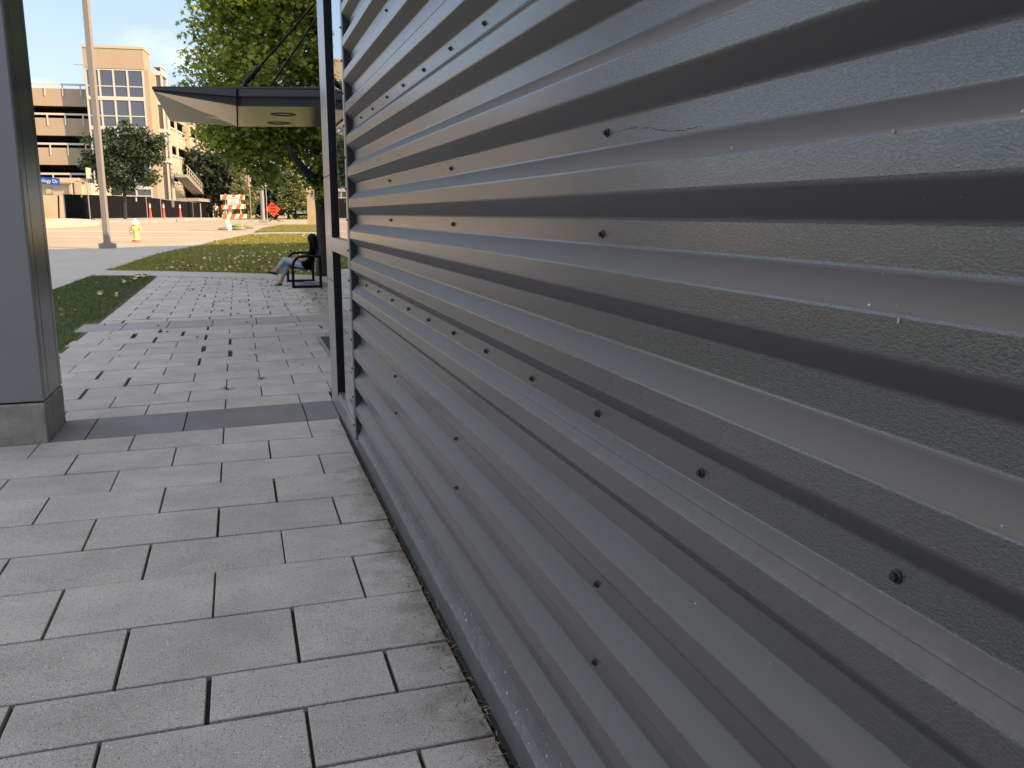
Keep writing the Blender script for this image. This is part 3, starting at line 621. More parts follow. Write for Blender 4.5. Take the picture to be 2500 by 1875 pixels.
# street name sign
f = Vector(gp(92, 603)); D = depth(f); blue = M('sign_blue', (.012, .09, .50), .4)
sg = thing('street_sign', f, 'blue street name sign with white letters partly behind the pillar', 'sign')
q0, q1 = Vector(at(62, 428.5, D)), Vector(at(145, 435.5, D)); hgt = Vector((0, 0, 16.5*D/2080))
xd = (q1-q0); mb = MB(); mb.prism([q0, q1, q1-hgt, q0-hgt], CF*.012); bl_ = mb.build('blade', blue, sg)
c = (q0+q1)/2-hgt/2-CF*.006; textmesh('lettering', 'Technology Dr', hgt.z*.74, frame(c, xd.normalized(), Vector((0, 0, 1))), MAT['sign_white'], sg, .002, xd.length*.90)
mb = MB(); fp = Vector((q0.x*.45+q1.x*.55, q0.y*.45+q1.y*.55, 0)); fp = f.copy(); mb.tube([f, Vector((f.x, f.y, q0.z+.02))], .03, 8); mb.build('post', polem, sg)
# traffic sign seen almost edge on
f, t = polepts((221, 540), (203, 409), 0); D = depth(f); k = D/2080
sg = thing('traffic_sign', f, 'pale traffic sign seen from behind on a thin post in front of the black fence', 'sign')
mb = MB(); mb.tube([f, t], .035, 8); mb.build('post', polem, sg)
c = t+Vector((0, 0, -11*k))+CR*5*k-CF*.05; mb = MB(); mb.prism([c-CR*4*k+Vector((0, 0, 11*k)), c+CR*4.5*k+CF*.2+Vector((0, 0, 10*k)), c+CR*4.5*k+CF*.2-Vector((0, 0, 14*k)), c-CR*4*k-Vector((0, 0, 14*k))], CF*.02); mb.build('sign_plate', M('sign_back', (.46, .40, .33), .6), sg)
def simple_sign(foot, top, plate, m, label, r=.03):
    f, t = polepts(foot, top, 0); D = depth(f); k = D/2080; sg = thing('traffic_sign', f, label, 'sign'); mb = MB(); mb.tube([f, t], r, 8); mb.build('post', polem2, sg)
    p = [Vector(at(x, y, D-.06)) for x, y in plate]; mb = MB(); mb.prism(p, CF*.02); mb.build('sign_plate', m, sg); return sg
polem2 = M('galvanised_post', (.26, .27, .29), .5, metal=.3)
simple_sign((614, 544), (608, 412), ((604, 415), (611.5, 411), (613, 456), (606, 456)), M('faded_pink_sign', (.52, .36, .40), .6), 'tall faded pink sign plate on a thin grey post left of the grey pole')
simple_sign((653, 542.5), (649, 446), ((647, 447), (650, 444), (652, 448), (652, 456), (647, 456)), MAT['sign_white'], 'small white sign plate on a thin dark post beside the orange diamond')
f, t = polepts((643, 543), (637, 400), 0); up_ = thing('utility_pole', f, 'grey steel pole with dark straps left of the orange diamond sign', 'pole')
mb = MB(); mb.tube([f, Vector((f.x, f.y, f.z+8))], [.135, .10], 12); mb.build('shaft', polem2, up_); mb = MB(); mb.box((-.26, -.26, 0), (.26, .26, .18), M_=Matrix.Translation(f)); mb.build('footing', conc, up_)
for zz in (2.1, 3.1, 4.2): mb = MB(); mb.lathe([(.145, 0), (.145, .04)], o=f+Vector((0, 0, zz)), n=12); mb.build('strap', black, up_)
# diamond
f = Vector(gp(669, 541)); D = depth(f); k = D/2080; dsg = thing('road_work_sign', f, 'orange diamond sign reading ROAD WORK AHEAD on a low stand', 'sign')
orange = M('fluorescent_orange', (.80, .085, .035), .55)
pt = [Vector(at(x, y, D)) for x, y in ((662.5, 490.5), (686.5, 510), (669, 531.5), (647, 511.5))]; mb = MB(); mb.prism(pt, CF*.015); mb.build('diamond_panel', orange, dsg)
mb = MB(); n_ = len(pt); cc = sum(pt, Vector())/4
for a, b in zip(pt, pt[1:]+pt[:1]): mb.bar(a*.97+cc*.03-CF*.004, b*.97+cc*.03-CF*.004, .03, .006, up=CF)
mb.build('border', black, dsg)
ex = (pt[1]-pt[3]).normalized()
for i, wd in enumerate(('ROAD', 'WORK', 'AHEAD')):
    c = cc+Vector((0, 0, (8.6-7.4*i)*k))-CF*.01; textmesh('lettering', wd, 6.2*k, frame(c, ex), black, dsg, .002, (13, 13.5, 16.5)[i]*k)
mb = MB(); b0 = pt[2]+Vector((0, 0, .05)); mb.bar(b0+CF*.03, Vector((b0.x, b0.y, f.z+.05)), .05, .05)
for sx in (-1, 1):
    for sy in (-1, 1): mb.bar(Vector((b0.x, b0.y, f.z+.18)), Vector((b0.x, b0.y, f.z))+CR*.5*sx+CF*.5*sy, .03, .03)
mb.build('stand', blackmetal, dsg)
# barricade
f = Vector(gp(575, 562)); D = depth(f); bar_ = thing('road_barricade', f, 'three board orange and white striped road barricade with a paper notice', 'barricade')
bor = M('barricade_orange', (.85, .17, .03), .5); bwh = M('barricade_white', (.82, .80, .74), .5); woodm = M('pale_timber', (.50, .42, .33), .8)
B_ = lambda zx, zy, dd=0: Vector(at(520+zx/9.478, 400+zy/9.478, D+dd))
def board(c4, stripes):
    p0, p1, p2, p3 = [B_(*q) for q in c4]; mb = MB(); mb.prism([p0, p1, p2, p3], CF*.025); o = mb.build('board', bwh, bar_)
    for (a0, a1, b0, b1) in stripes:
        mb = MB()       # top from a0..a1, bottom from b0..b1 (fractions)
        tp = lambda t: p0.lerp(p1, t)-CF*.004; bt = lambda t: p3.lerp(p2, t)-CF*.004
        mb.prism([tp(a0), tp(a1), bt(b1), bt(b0)], CF*.003); mb.build('stripe', bor, o)
board(((170, 718), (728, 715), (732, 825), (178, 828)), [(.14, .29, .03, .21), (.50, .64, .42, .56), (.84, .985, .77, .90)])
board(((192, 950), (748, 930), (752, 1040), (200, 1052)), [(0, .16, 0.0, .05), (.33, .49, .23, .40), (.68, .84, .58, .74), (.985, 1, .94, 1)])
board(((208, 1175), (770, 1160), (778, 1262), (222, 1282)), [(.05, .23, .0, .15), (.40, .58, .30, .47), (.75, .92, .65, .81)])
for xa, ya, xb, yb in ((285, 690, 318, 1300), (620, 700, 672, 1510)): mb = MB(); mb.bar(B_(xa, ya, .06), B_(xb, yb, .06), .06, .05, up=CF); mb.build('upright', woodm, bar_)
mb = MB(); mb.prism([B_(345, 1050, .08), B_(440, 1045, .08), B_(440, 1165, .08), B_(350, 1170, .08)], CF*.02); mb.build('back_board', woodm, bar_)
a, b = B_(315, 1290, .0), B_(410, 1548, -.5); b.z = gnd(b.x, b.y)+.02; mb = MB(); mb.bar(a, b, .20, .03, up=CF); mb.build('front_leg', bwh, bar_)
mb = MB(); mb.prism([B_(332, 775, -.03), B_(600, 768, -.03), B_(606, 935, -.03), B_(340, 955, -.03)], CF*.01); nt_ = mb.build('paper_notice', MAT['sign_white'], bar_)
ink = M('grey_ink', (.12, .12, .13), .8)
for i, (zy, wd, txt) in enumerate(((800, 210, 'SIDEWALK CLOSED'), (838, 70, 'USE'), (880, 160, 'DETOUR'), (918, 150, 'THANK YOU'))):
    mb = MB(); rr = random.Random(i); x = 468-wd/2
    while x < 468+wd/2:
        ww = rr.uniform(10, 34); mb.prism([B_(x, zy-6, -.036), B_(min(x+ww, 470+wd/2), zy-6, -.036), B_(min(x+ww, 470+wd/2), zy+6, -.036), B_(x, zy+6, -.036)], CF*.002); x += ww+rr.uniform(5, 9)
    mb.build('faded_print', ink, nt_)
sbm = M('grey_sandbag', (.20, .18, .16), .9, var=.3, vscale=6); gtm = M('green_mat', (.16, .24, .05), .9, var=.3, vscale=12)
for i, (zx, zy, rx, rz, m_, lab) in enumerate(((275, 1500, .36, .10, sbm, 'grey sandbag at the left foot of the striped barricade'), (590, 1500, .42, .12, sbm, 'dark grey sandbag at the right foot of the striped barricade'), (770, 1470, .40, .10, sbm, 'grey sandbag slumped furthest right of the striped barricade'), (640, 1440, .55, .13, gtm, 'small hump of green turf behind the striped barricade'))):
    f_ = Vector(gp(520+zx/9.478, 400+zy/9.478+1)); mb = MB(); n1 = 14
    prof = [(math.cos(a)*rx, math.sin(a)*rz) for a in np.linspace(-.2, 1.5, 7)]; mb.lathe(prof, o=f_, n=n1)
    mb.v = [(x+random.gauss(0, .02), y+random.gauss(0, .02), z+random.gauss(0, .012)) for x, y, z in mb.v]; tag(mb.build('sandbag' if i < 3 else 'turf_heap', m_, smooth=True), lab, 'sandbag' if i < 3 else 'turf')
# stone pier sunlit
a, b = Vector(gp(751, 549)), Vector(gp(774, 549)); D = depth(a); t = Vector(at(751, 455, D)); stone = M('tan_stone', (.46, .35, .22), .8, var=.12, vscale=2)
pr_ = thing('stone_pier', (a+b)/2, 'tall tan stone pier standing in the sun behind the tree trunk', 'pier'); hh = t.z-a.z; wd_ = (b-a).length
mb = MB(); mb.box((0, 0, 0), (wd_, wd_, hh*.19), M_=frame(a, (b-a).normalized(), (b-a).normalized().cross(Vector((0, 0, -1))))); mb.box((.02, .02, hh*.195), (wd_-.02, wd_-.02, hh*.62), M_=frame(a, (b-a).normalized(), (b-a).normalized().cross(Vector((0, 0, -1))))); mb.build('shaft', stone, pr_)
mb = MB(); mb.box((.02, .02, hh*.625), (wd_-.02, wd_-.02, hh*.83), M_=frame(a, (b-a).normalized(), (b-a).normalized().cross(Vector((0, 0, -1))))); mb.build('grey_course', M('grey_stone', (.36, .33, .29), .8, var=.1), pr_)
mb = MB(); mb.box((0, 0, hh*.835), (wd_, wd_, hh), M_=frame(a, (b-a).normalized(), (b-a).normalized().cross(Vector((0, 0, -1))))); mb.build('cap', stone, pr_)
# ------------------------------------------------------------------ garage
VD = RW@np.array([835-CX, 521-CY, FPX]); VD[2] = 0; VD /= np.linalg.norm(VD); UD = np.array([VD[1], -VD[0], 0])
GO = at(208, 300, 91); GO = np.array([GO[0], GO[1], 0])
def G(u, s, z): return Vector(GO+UD*u+VD*s+np.array([0, 0, z]))
def uz(px, py, s):
    r = ray(px, py); t = (np.dot(GO, VD)+s-np.dot(CAMP, VD))/np.dot(r, VD); p = CAMP+r*t; return float(np.dot(p-GO, UD)), float(p[2])
def sz(px, py, u):
    r = ray(px, py); t = (np.dot(GO, UD)+u-np.dot(CAMP, UD))/np.dot(r, UD); p = CAMP+r*t; return float(np.dot(p-GO, VD)), float(p[2])
GM = Matrix(((UD[0], VD[0], 0, GO[0]), (UD[1], VD[1], 0, GO[1]), (0, 0, 1, 0), (0, 0, 0, 1)))
def gbox(mb, u0, u1, s0, s1, z0, z1, mi=0): mb.box((u0, s0, z0), (u1, s1, z1), mi, GM)
tan = M('tan_precast', (.34, .285, .215), .8, var=.05, vscale=.6); cream = M('cream_precast', (.42, .37, .29), .8, var=.05, vscale=.6); gwhite = M('white_frame', (.50, .49, .47), .45)
tglass = M('grey_glass', (.16, .17, .19), .06, metal=.75, bump=.02, bscale=.6); ginside = M('garage_interior', (.055, .045, .038), .9); greyp = M('grey_precast', (.30, .29, .28), .8, var=.05)
gar = thing('parking_garage', G(3, 3, 0), 'tan concrete parking garage with glazed stair tower and open decks across the street', 'building')
uL, zTop = uz(199.6, 109.2, 0); uR, _ = uz(347, 114, 0); _, zPanel = uz(208, 165, 0); uL2, _ = uz(208.5, 200, 0); uR2, _ = uz(349, 168, 0)
ST = 3.22
mb = MB(); gbox(mb, uL, uR+.05, -.05, 3.0, zPanel, zTop-.25); mb.build('tower_cap', tan, gar)
mb = MB(); gbox(mb, uL-.06, uR+.12, -.12, 3.05, zTop-.245, zTop); mb.build('coping', cream, gar)
mb = MB(); 
for px_ in (242, 275.5, 310): mb = MB(); u, _ = uz(px_, 140, 0); gbox(mb, u-.02, u+.02, -.056, -.0505, zPanel, zTop-.25); mb.build('panel_joint', greyp, gar)
mb = MB(); gbox(mb, uL2+.02, uR2-.02, .10, .16, 1.0, zPanel-.002); tw = mb.build('tower_glass', tglass, gar)
mb = MB(); gbox(mb, uR2, uR2+.5, .03, 3.0, .5, zPanel-.002); gbox(mb, uL2, uR2, 2.85, 3.0, .5, zPanel-.002); gbox(mb, uL2-.001, uL2+.02, .2, 3.0, .5, zPanel-.004); mb.build('tower_side', tan, gar)
zf = []; z = zPanel
mb = MB(); zl = [uz(280, y, 0)[1] for y in (239.5, 312, 385, 457)]
us = [uL2+.07]+[uz(p, 250, 0)[0] for p in (247, 281.5, 315.5)]+[uR2-.07]
for u in us: gbox(mb, u-.08, u+.08, 0, .10, 1.0, zPanel-.003)
for z in zl: gbox(mb, uL2, uR2, -.03, .098, z-.2, z+.16)
for z in [uz(280, y, 0)[1] for y in (210.5, 283, 356, 430, 478)]: gbox(mb, uL2, uR2, .02, .097, z-.05, z+.05)
gbox(mb, uL2, uR2, .01, .099, zPanel-.16, zPanel-.004)
mb.build('mullions', gwhite, gar)
mb = MB()     # things standing inside the glazed stair, seen as pale shapes
# left wing : decks
sW = 1.65; u0 = -26; u1 = uL2-.05
mbT = MB(); mbI = MB(); mbR = MB(); mbJ = MB()
yt = [(216, 259), (288.5, 331), (361, 402.5), (434, 470)]
for i, (ya, yb_) in enumerate(yt):
    za = uz(150, ya, sW)[1]; zb = uz(150, yb_, sW)[1]
    gbox(mbT, u0, u1, sW, sW+.25, zb, za)
    for k in range(1, 5): zz = zb+(za-zb)*k/5; gbox(mbJ, u0, u1, sW-.006, sW-.0005, zz-.012, zz+.012)
    zr = za+.30
    mb2 = MB(); gbox(mb2, u0, u1, sW-.05, sW+.05, zr, zr+.2)
    for k in range(14):
        u = u1-.9-1.72*k; gbox(mb2, u-.07, u+.07, sW-.09, sW-.051, za-.75, zr+.1)
    mb2.build('deck_rail', gwhite, gar)
    gbox(mbI, u0, u1-.2, sW+.3, sW+16, zb-.0, zb+.25); gbox(mbI, u0, u1-.2, sW+16, sW+16.2, zb-2.2, zb+.3)
mbT.build('deck_wall', tan, gar); mbI.build('deck_interior', ginside, gar); mbJ.build('deck_joint', greyp, gar)
ztp = uz(150, 216, sW)[1]
mb = MB(); gbox(mb, u1-.35, u1+.25, sW-.25, sW+.5, .5, ztp+.5); mb.build('corner_column', greyp, gar)
mb = MB(); q = G(u1-3.4, sW+9, ztp); 
roofpole = MB(); a_, b_ = Vector((*G(u1-1.9, sW+6, 0)[:2], ztp-.5)), Vector((*G(u1-1.9, sW+6, 0)[:2], uz(194, 157, sW+6)[1])); roofpole.tube([a_, b_], .07, 8); roofpole.bar(b_-Vector(UD)*1.1, b_+Vector(UD)*1.0, .25, .1); roofpole.build('roof_light', gwhite, gar)
# white glazed stair shaft right of the tower
uS0, uS1 = uR2+.5, uR2+1.15; zs = uz(370, 176, 3.1)[1]
mb = MB(); gbox(mb, uS0, uS1-.08, 3.2, 5.6, 2.6, zs); mb.build('stair_glass', tglass, gar)
mb = MB()
for (a, b) in ((uS0, 3.05), (uS1, 3.05), (uS1, 5.6)): gbox(mb, a-.09, a+.09, b, b+.18, 2.4, zs)
for z in [2.5]+[uz(372, y, 3.1)[1] for y in (178, 250, 318, 391)]: gbox(mb, uS0-.1, uS1+.12, 3.0, 5.75, z-.22, z+.16)
z = uz(372, 162, 3.1)[1]; gbox(mb, uS0-.1, uS1+.1, 3.06, 5.7, z-.06, z+.04); gbox(mb, uS1-.02, uS1+.02, 3.0, 5.75, zs+.1, z); mb.build('stair_frame', gwhite, gar)
# right wing
uW = uR2+.55
mbT = MB(); mbF = MB(); mbI = MB(); mbR = MB()
rows_ = [sz(400, y, uW)[1] for y in (237, 304, 372, 437)]
zr0 = sz(400, 304, uW)[1]; stp = (sz(400, 304, uW)[1]-sz(400, 372, uW)[1])
s_near = 5.8; piers = [5.8, 19.5, 35.5, 52, 68, 84]
for k in range(-1, 4):
    ztop = zr0-stp*k-.0          # top of the spandrel wall at that deck
    gbox(mbT, uW-.3, uW, 5.8, 84, ztop-1.95, ztop-.25)
    for a, b in zip(piers, piers[1:]):
        gbox(mbR, uW-.15, uW+.05, a+.7, b-.7, ztop-.05, ztop+.13)
        n_ = 12
        for j in range(n_+1):
            ss = a+.8+(b-a-1.6)*j/n_; gbox(mbR, uW-.1, uW+.0, ss-.16, ss+.16, ztop-.25, ztop-.05)
        m_ = (a+b)/2; gbox(mbR, uW-.05, uW+.16, m_-.22, m_+.22, ztop-1.95, ztop+stp-1.95)
    gbox(mbI, uW-12, uW-.3, 6, 84, ztop-1.95, ztop-1.6); gbox(mbI, uW-7, uW-6.8, 6, 84, ztop-1.95, ztop-.3)
for a in piers: mbF = MB(); gbox(mbF, uW-.25, uW+.55, a-.65, a+.65, .5, zr0+stp+.5); mbF.build('wing_pier', cream, gar)
mbT.build('wing_wall', cream, gar); mbI.build('wing_interior', ginside, gar); mbR.build('wing_rail', gwhite, gar)
# entrance stair and canopy at the foot of the wing
mb = MB(); a = uW+.3
zc = sz(400, 477, uW+2)[1]
gbox(mb, uW-.2, uW+3.0, 7, 22, zc-.35, zc); mb.build('entrance_canopy', greyp, gar)
mb = MB()
for u in (uW+1.0, uW+2.3):
    for dz in (0, .45, .9): mb.bar(G(u, 4.5, zc+2.6+dz), G(u, 20, zc+.15+dz*.9), .07, .07)
    for s in np.linspace(5, 19.5, 12): zz = zc+2.6+(s-4.5)/15.5*(-2.45); mb.bar(G(u, s, zz), G(u, s, zz+.95), .05, .05)
mb.build('stair_rail', gwhite, gar)
mb = MB(); mb.prism([G(uW+1, 4.5, zc+2.5), G(uW+1, 20, zc+.05), G(uW+1, 20, zc-.1), G(uW+1, 4.5, zc+2.2)], Vector(UD)*1.3); mb.build('stair_flight', greyp, gar)
mb = MB(); gbox(mb, uW-.2, uW+.02, 6, 60, .5, zc-.4); mb.build('dark_entrance', ginside, gar)
for s in (10, 16): mb = MB(); p = G(uW+2.4, s, .8); mb.tube([p, p+Vector((0, 0, zc-1.1))], .3, 12); mb.build('entrance_column', greyp, gar)
# ------------------------------------------------------------------ cream house / site office in front of the garage
D = 82; hs = thing('site_office', at(150, 500, D), 'low cream house with pale roof and one window behind the black fence', 'house')
crm = M('cream_siding', (.47, .40, .31), .7, var=.05, vscale=2); hroof = M('beige_roof', (.36, .28, .20), .8)
Hq = lambda zx, zy, dd=0.: Vector(at(80+zx/12.29, 420+zy/12.29, D+dd))
zb_ = .95
def wallq(x0, x1, ytop, dd, m, dep=4, nm='wall'):
    a, b = Hq(x0, ytop, dd), Hq(x1, ytop, dd); mb = MB(); mb.prism([a, b, Vector((b.x, b.y, zb_)), Vector((a.x, a.y, zb_))], CF*dep); return mb.build(nm, m, hs)
wallq(-900, 1130, 345, 0, crm); wallq(1135, 1745, 330, .5, M('cream_panel', (.56, .50, .38), .7)); wallq(1235, 1450, 292, .2, crm, 1)
a, b = Hq(-900, 335, -.4), Hq(1150, 345, -.4); c, d = Hq(1420, 215, 2.2), Hq(-900, 205, 2.2); mb = MB(); mb.prism([a, b, c, d], (0, 0, .12)); mb.build('roof', hroof, hs)
mb = MB(); mb.prism([Hq(1420, 215, 2.2), Hq(1570, 310, .3), Hq(1330, 270, .3)], CF*.3); mb.bar(Hq(1420, 212, .2), Hq(1580, 305, .2), .1, .15); mb.build('gable', hroof, hs)
mb = MB(); mb.prism([Hq(350, 470, -.08), Hq(610, 470, -.08), Hq(625, 650, -.08), Hq(360, 650, -.08)], CF*.1); wn = mb.build('window', greyp, hs); mb = MB(); mb.prism([Hq(395, 495, -.11), Hq(530, 495, -.11), Hq(535, 650, -.11), Hq(395, 650, -.11)], CF*.05); mb.build('pane', crm, wn)
mb = MB(); mb.bar(Hq(1110, 340, -.1), Hq(1140, 660, -.1), .18, .18); mb.build('downpipe', greyp, hs)
# concrete site wall
a, b = Vector(gp(60, 537.5)), Vector(gp(160, 536)); ta = Vector(at(60, 474, depth(a))); mb = MB(); mb.prism([a-Vector((0, 0, .2)), b-Vector((0, 0, .2)), Vector((b.x, b.y, ta.z)), Vector((a.x, a.y, ta.z))], CF*.3)
tag(mb.build('concrete_wall', M('taupe_concrete', (.30, .255, .21), .85, var=.1, vscale=.6)), 'plain taupe concrete wall left of the black screened fence', 'wall')
f_ = Vector(gp(152.5, 537)); t_ = Vector(at(142.5, 477, depth(f_)-.4)); mb = MB(); mb.tube([f_-CF*.5, Vector(t_)], .06, 8); tag(mb.build('leaning_rod', blackmetal), 'thin black rod leaning against the taupe concrete wall', 'rod')
# black screened fence : one run, five screens
fp_ = [(156, 62.5, 474), (254, 66, 476.5), (357, 74, 481), (392, 78, 485.5), (418, 84, 489), (470, 97, 493), (518, 113, 500)]
fn = thing('screen_fence', at(254, 535, 66), 'long temporary fence covered with black screen fabric along the far pavement', 'fence')
scr = M('black_screen_fabric', (.006, .0065, .009), .95, var=.25, spec=.1, vscale=1.2, bump=.5, bscale=3, bdist=.1)
pts = []
for (x, D, y) in fp_:
    t_ = Vector(at(x, y, D)); pts.append((Vector((t_.x, t_.y, terr(D)+.02)), Vector((t_.x, t_.y, t_.z))))
for i, ((a, ta), (b, tb)) in enumerate(zip(pts, pts[1:])):
    mb = MB(); n_ = 18; fl_ = (.02, .02, .02, .22, .12, .08)[i]
    for j in range(n_+1):
        t = j/n_; o_ = CF*(fl_*math.sin(j*1.7+i)+fl_*.6*math.sin(j*.9))
        lo, hi = a.lerp(b, t)+o_, ta.lerp(tb, t)+o_*.4
        mb.v += [tuple(lo), tuple(lo.lerp(hi, .5)+o_*.5), tuple(hi)]
    for j in range(n_):
        for q in range(2): mb.f.append((j*3+q, j*3+q+1, j*3+q+4, j*3+q+3)); mb.m.append(0)
    mb.build('screen', scr, fn, smooth=True, fix=False)
for (a, ta) in pts: mb = MB(); mb.tube([a-CF*.08, ta-CF*.08+Vector((0, 0, .06))], .04, 8); mb.build('post', polem2, fn)
for i in (3, 4, 5):
    mb = MB(); mb.tube([pts[i][1], pts[i+1][1]], .03, 6); mb.build('top_rail', polem2, fn)
def plate(x0, y0, x1, y1, D, m, lab, nm='notice'):
    mb = MB(); mb.prism([Vector(at(x0, y0, D)), Vector(at(x1, y0, D)), Vector(at(x1+.6, y1, D)), Vector(at(x0+.6, y1, D))], CF*.02); tag(mb.build(nm, m), lab, 'notice')
plate(196.6, 475.5, 201.4, 482, 63.5, M('yellow_notice', (.5, .38, .12), .6), 'small yellow notice hung on the black fence left of the lamp post')
plate(331, 482.5, 333.6, 492, 71.2, MAT['sign_white'], 'small white notice strip on the black fence right of the small tree')
plate(419, 490.5, 425, 506, 83.0, greyp, 'grey notice board at the corner of the black fence')
# delineator posts
def delineator():
    d = thing('delineator_post', (0, 0, 0), 'orange delineator tube with two white bands in front of the black fence', 'delineator', 'orange delineators along the fence')
    mb = MB(); mb.lathe([(.24, 0), (.24, .06), (.12, .1), (.085, .75), (.075, 1.05), (.06, 1.25), (.03, 1.3)], n=12); mb.build('tube', M('delineator_red', (.62, .10, .07), .6), d)
    for z in (.92, 1.08): mb = MB(); mb.lathe([(.098-.01*(z-.9)/.15, z), (.094-.01*(z-.9)/.15, z+.09)], n=12); mb.build('band', bwh, d)
    return d
dl = delineator(); first = True
for (x, D, lab) in ((368, 71, 'orange delineator tube leftmost of three along the black fence'), (401, 72, 'orange delineator tube middle of three along the black fence'), (441, 77, 'orange delineator tube rightmost of three along the black fence')):
    p = Vector(at(x, 534, D)); p.z = terr(D)+.13
    if first: dl.location = p; dl['label'] = lab; first = False
    else: dup(dl, p, 0, lab)
sc_ = 1.25
for o in [o for o in COL.objects if o.name.startswith('delineator_post')]: o.scale = (.8, .8, .92)
# walking man
Dp = 104; fz = terr(Dp)+.03; c0 = Vector(at(527, 520, Dp)); ft = Vector((c0.x, c0.y, fz)); k = 1.7
mn = thing('person', ft, 'man in white shirt and cap with dark trousers walking away beside the fence', 'person')
J = lambda x, f_, z: ft+CR*x+CF*f_+Vector((0, 0, z))
body = [[(J(0, 0, .95), .15), (J(0, 0, 1.15), (.15, .12)), (J(0, 0, 1.38), (.19, .12)), (J(0, 0, 1.5), .06), (J(0, .02, 1.6), .09), (J(0, .02, 1.68), .085)]]
for s in (-1, 1):
    body += [[(J(0, 0, 1.38), (.19, .12)), (J(.23*s, 0, 1.40), .065), (J(.29*s, -.05*s, 1.12), .05), (J(.30*s, .06*s, .86), .035), (J(.30*s, .08*s, .76), .035)], [(J(0, 0, .95), .15), (J(.1*s, 0, .86), .1), (J(.11*s, .10*s, .48), .07), (J(.11*s, .02*s, .08), .045), (J(.12*s, .16+.02*s, .03), .035)]]
skinned('body', body, skin, mn, 1)
skinned('shirt', [[(J(0, 0, .92), (.17, .14)), (J(0, 0, 1.15), (.185, .15)), (J(0, 0, 1.40), (.21, .14))], [(J(0, 0, 1.40), (.21, .14)), (J(.23, 0, 1.41), .085), (J(.275, -.03, 1.2), .075)], [(J(0, 0, 1.40), (.21, .14)), (J(-.23, 0, 1.41), .085), (J(-.275, .03, 1.2), .075)]], M('white_shirt', (.70, .70, .74), .8), mn, 1)
skinned('trousers', [[(J(0, 0, .93), .165), (J(.1, 0, .84), .115), (J(.11, .10, .48), .09), (J(.11, .02, .12), .07)], [(J(0, 0, .93), .165), (J(-.1, 0, .84), .115), (J(-.11, -.10, .48), .09), (J(-.11, -.02, .12), .07)]], M('dark_trousers', (.015, .015, .02), .8), mn, 1)
skinned('cap', [[(J(0, .02, 1.70), .10), (J(0, .03, 1.75), .085)]], MAT['white_paint'], mn, 1)
# ------------------------------------------------------------------ trees
leafA = M('sweetgum_leaf', (.10, .16, .03), .55, island=.3, hue=[(.065, .125, .020), (.15, .23, .033), (.25, .33, .045), (.37, .43, .065), (.55, .54, .11)], trans=.5)
leafB = M('dark_street_leaf', (.03, .06, .03), .6, island=.3, hue=[(.020, .045, .022), (.032, .062, .030), (.050, .085, .036)], trans=.25)
leafC = M('conifer_leaf', (.12, .15, .06), .7, island=.3, hue=[(.09, .13, .05), (.19, .22, .08), (.30, .29, .11)], trans=.3)
leafD = M('dark_yew_leaf', (.015, .03, .018), .8, island=.3, hue=[(.010, .022, .014), (.018, .034, .020), (.03, .05, .026)], trans=.15)
leafE = M('pale_hedge_leaf', (.20, .22, .06), .8, island=.3, hue=[(.24, .26, .07), (.33, .34, .10), (.42, .40, .15)], trans=.35)
bark = M('bark', (.032, .028, .024), .95, var=.45, vscale=9, bump=.9, bscale=26, bdist=.03)
star = []
for i in range(10):
    a = math.pi/2+i*math.pi/5; r_ = .5 if i % 2 == 0 else .22; star.append((r_*math.cos(a), r_*math.sin(a)))
star[5] = (0, -.18); 
diam = [(0, -.5), (.24, 0), (0, .5), (-.24, 0)]
def foliage(name, blobs, ncl, per, size, m, par, spread, shape='star', flat=.0, shell=.55, keep=None):
    vol = np.array([b[1]*b[2]*b[3] for b in blobs]); vol = vol**.68; vol = vol/vol.sum(); cen = np.array([b[0] for b in blobs]); rad = np.array([b[1:4] for b in blobs])
    k = rng.choice(len(blobs), ncl, p=vol); d = rng.normal(size=(ncl, 3)); d /= np.linalg.norm(d, axis=1)[:, None]
    rr = shell+(1-shell)*rng.random(ncl)**.6; rr *= 1+np.clip(rng.normal(0, .06, ncl), -.1, .1)
    ax = np.array([[RH[0], RH[1], 0], [FH[0], FH[1], 0], [0, 0, 1]])
    c = cen[k]+(d*rad[k]*rr[:, None])@ax
    n = ncl*per; cc = np.repeat(c, per, 0)+np.clip(rng.normal(size=(n, 3)), -1.7, 1.7)*spread*np.array([1, 1, .75])
    if keep is not None: cc = cc[keep(cc)]; n = len(cc)
    # orientation
    nr = rng.normal(size=(n, 3)); nr[:, 2] = np.abs(nr[:, 2])*(1+flat*3)+.35; nr /= np.linalg.norm(nr, axis=1)[:, None]
    t = rng.normal(size=(n, 3)); t[:, 2] -= .6; t -= nr*(t*nr).sum(1)[:, None]; t /= np.linalg.norm(t, axis=1)[:, None]; b = np.cross(nr, t)
    sz_ = size*rng.uniform(.65, 1.3, n)
    sh = np.array(star if shape == 'star' else diam); m_ = len(sh)
    V = cc[:, None, :]+(b[:, None, :]*sh[None, :, 0:1]+t[:, None, :]*sh[None, :, 1:2])*sz_[:, None, None]
    V -= nr[:, None, :]*(np.abs(sh[None, :, 0:1])*.35*sz_[:, None, None])
    me = bpy.data.meshes.new(name); me.vertices.add(n*m_); me.vertices.foreach_set('co', V.reshape(-1)); me.loops.add(n*m_); me.loops.foreach_set('vertex_index', np.arange(n*m_))
    me.polygons.add(n); me.polygons.foreach_set('loop_start', np.arange(n)*m_); me.polygons.foreach_set('loop_total', np.full(n, m_)); me.update(); me.validate(); me.materials.append(m)
    o = bpy.data.objects.new(name, me); COL.objects.link(o); attach(o, par); return o
def blob(px, py, D, rx, rd, rz): return (at(px, py, D), rx, rd, rz)
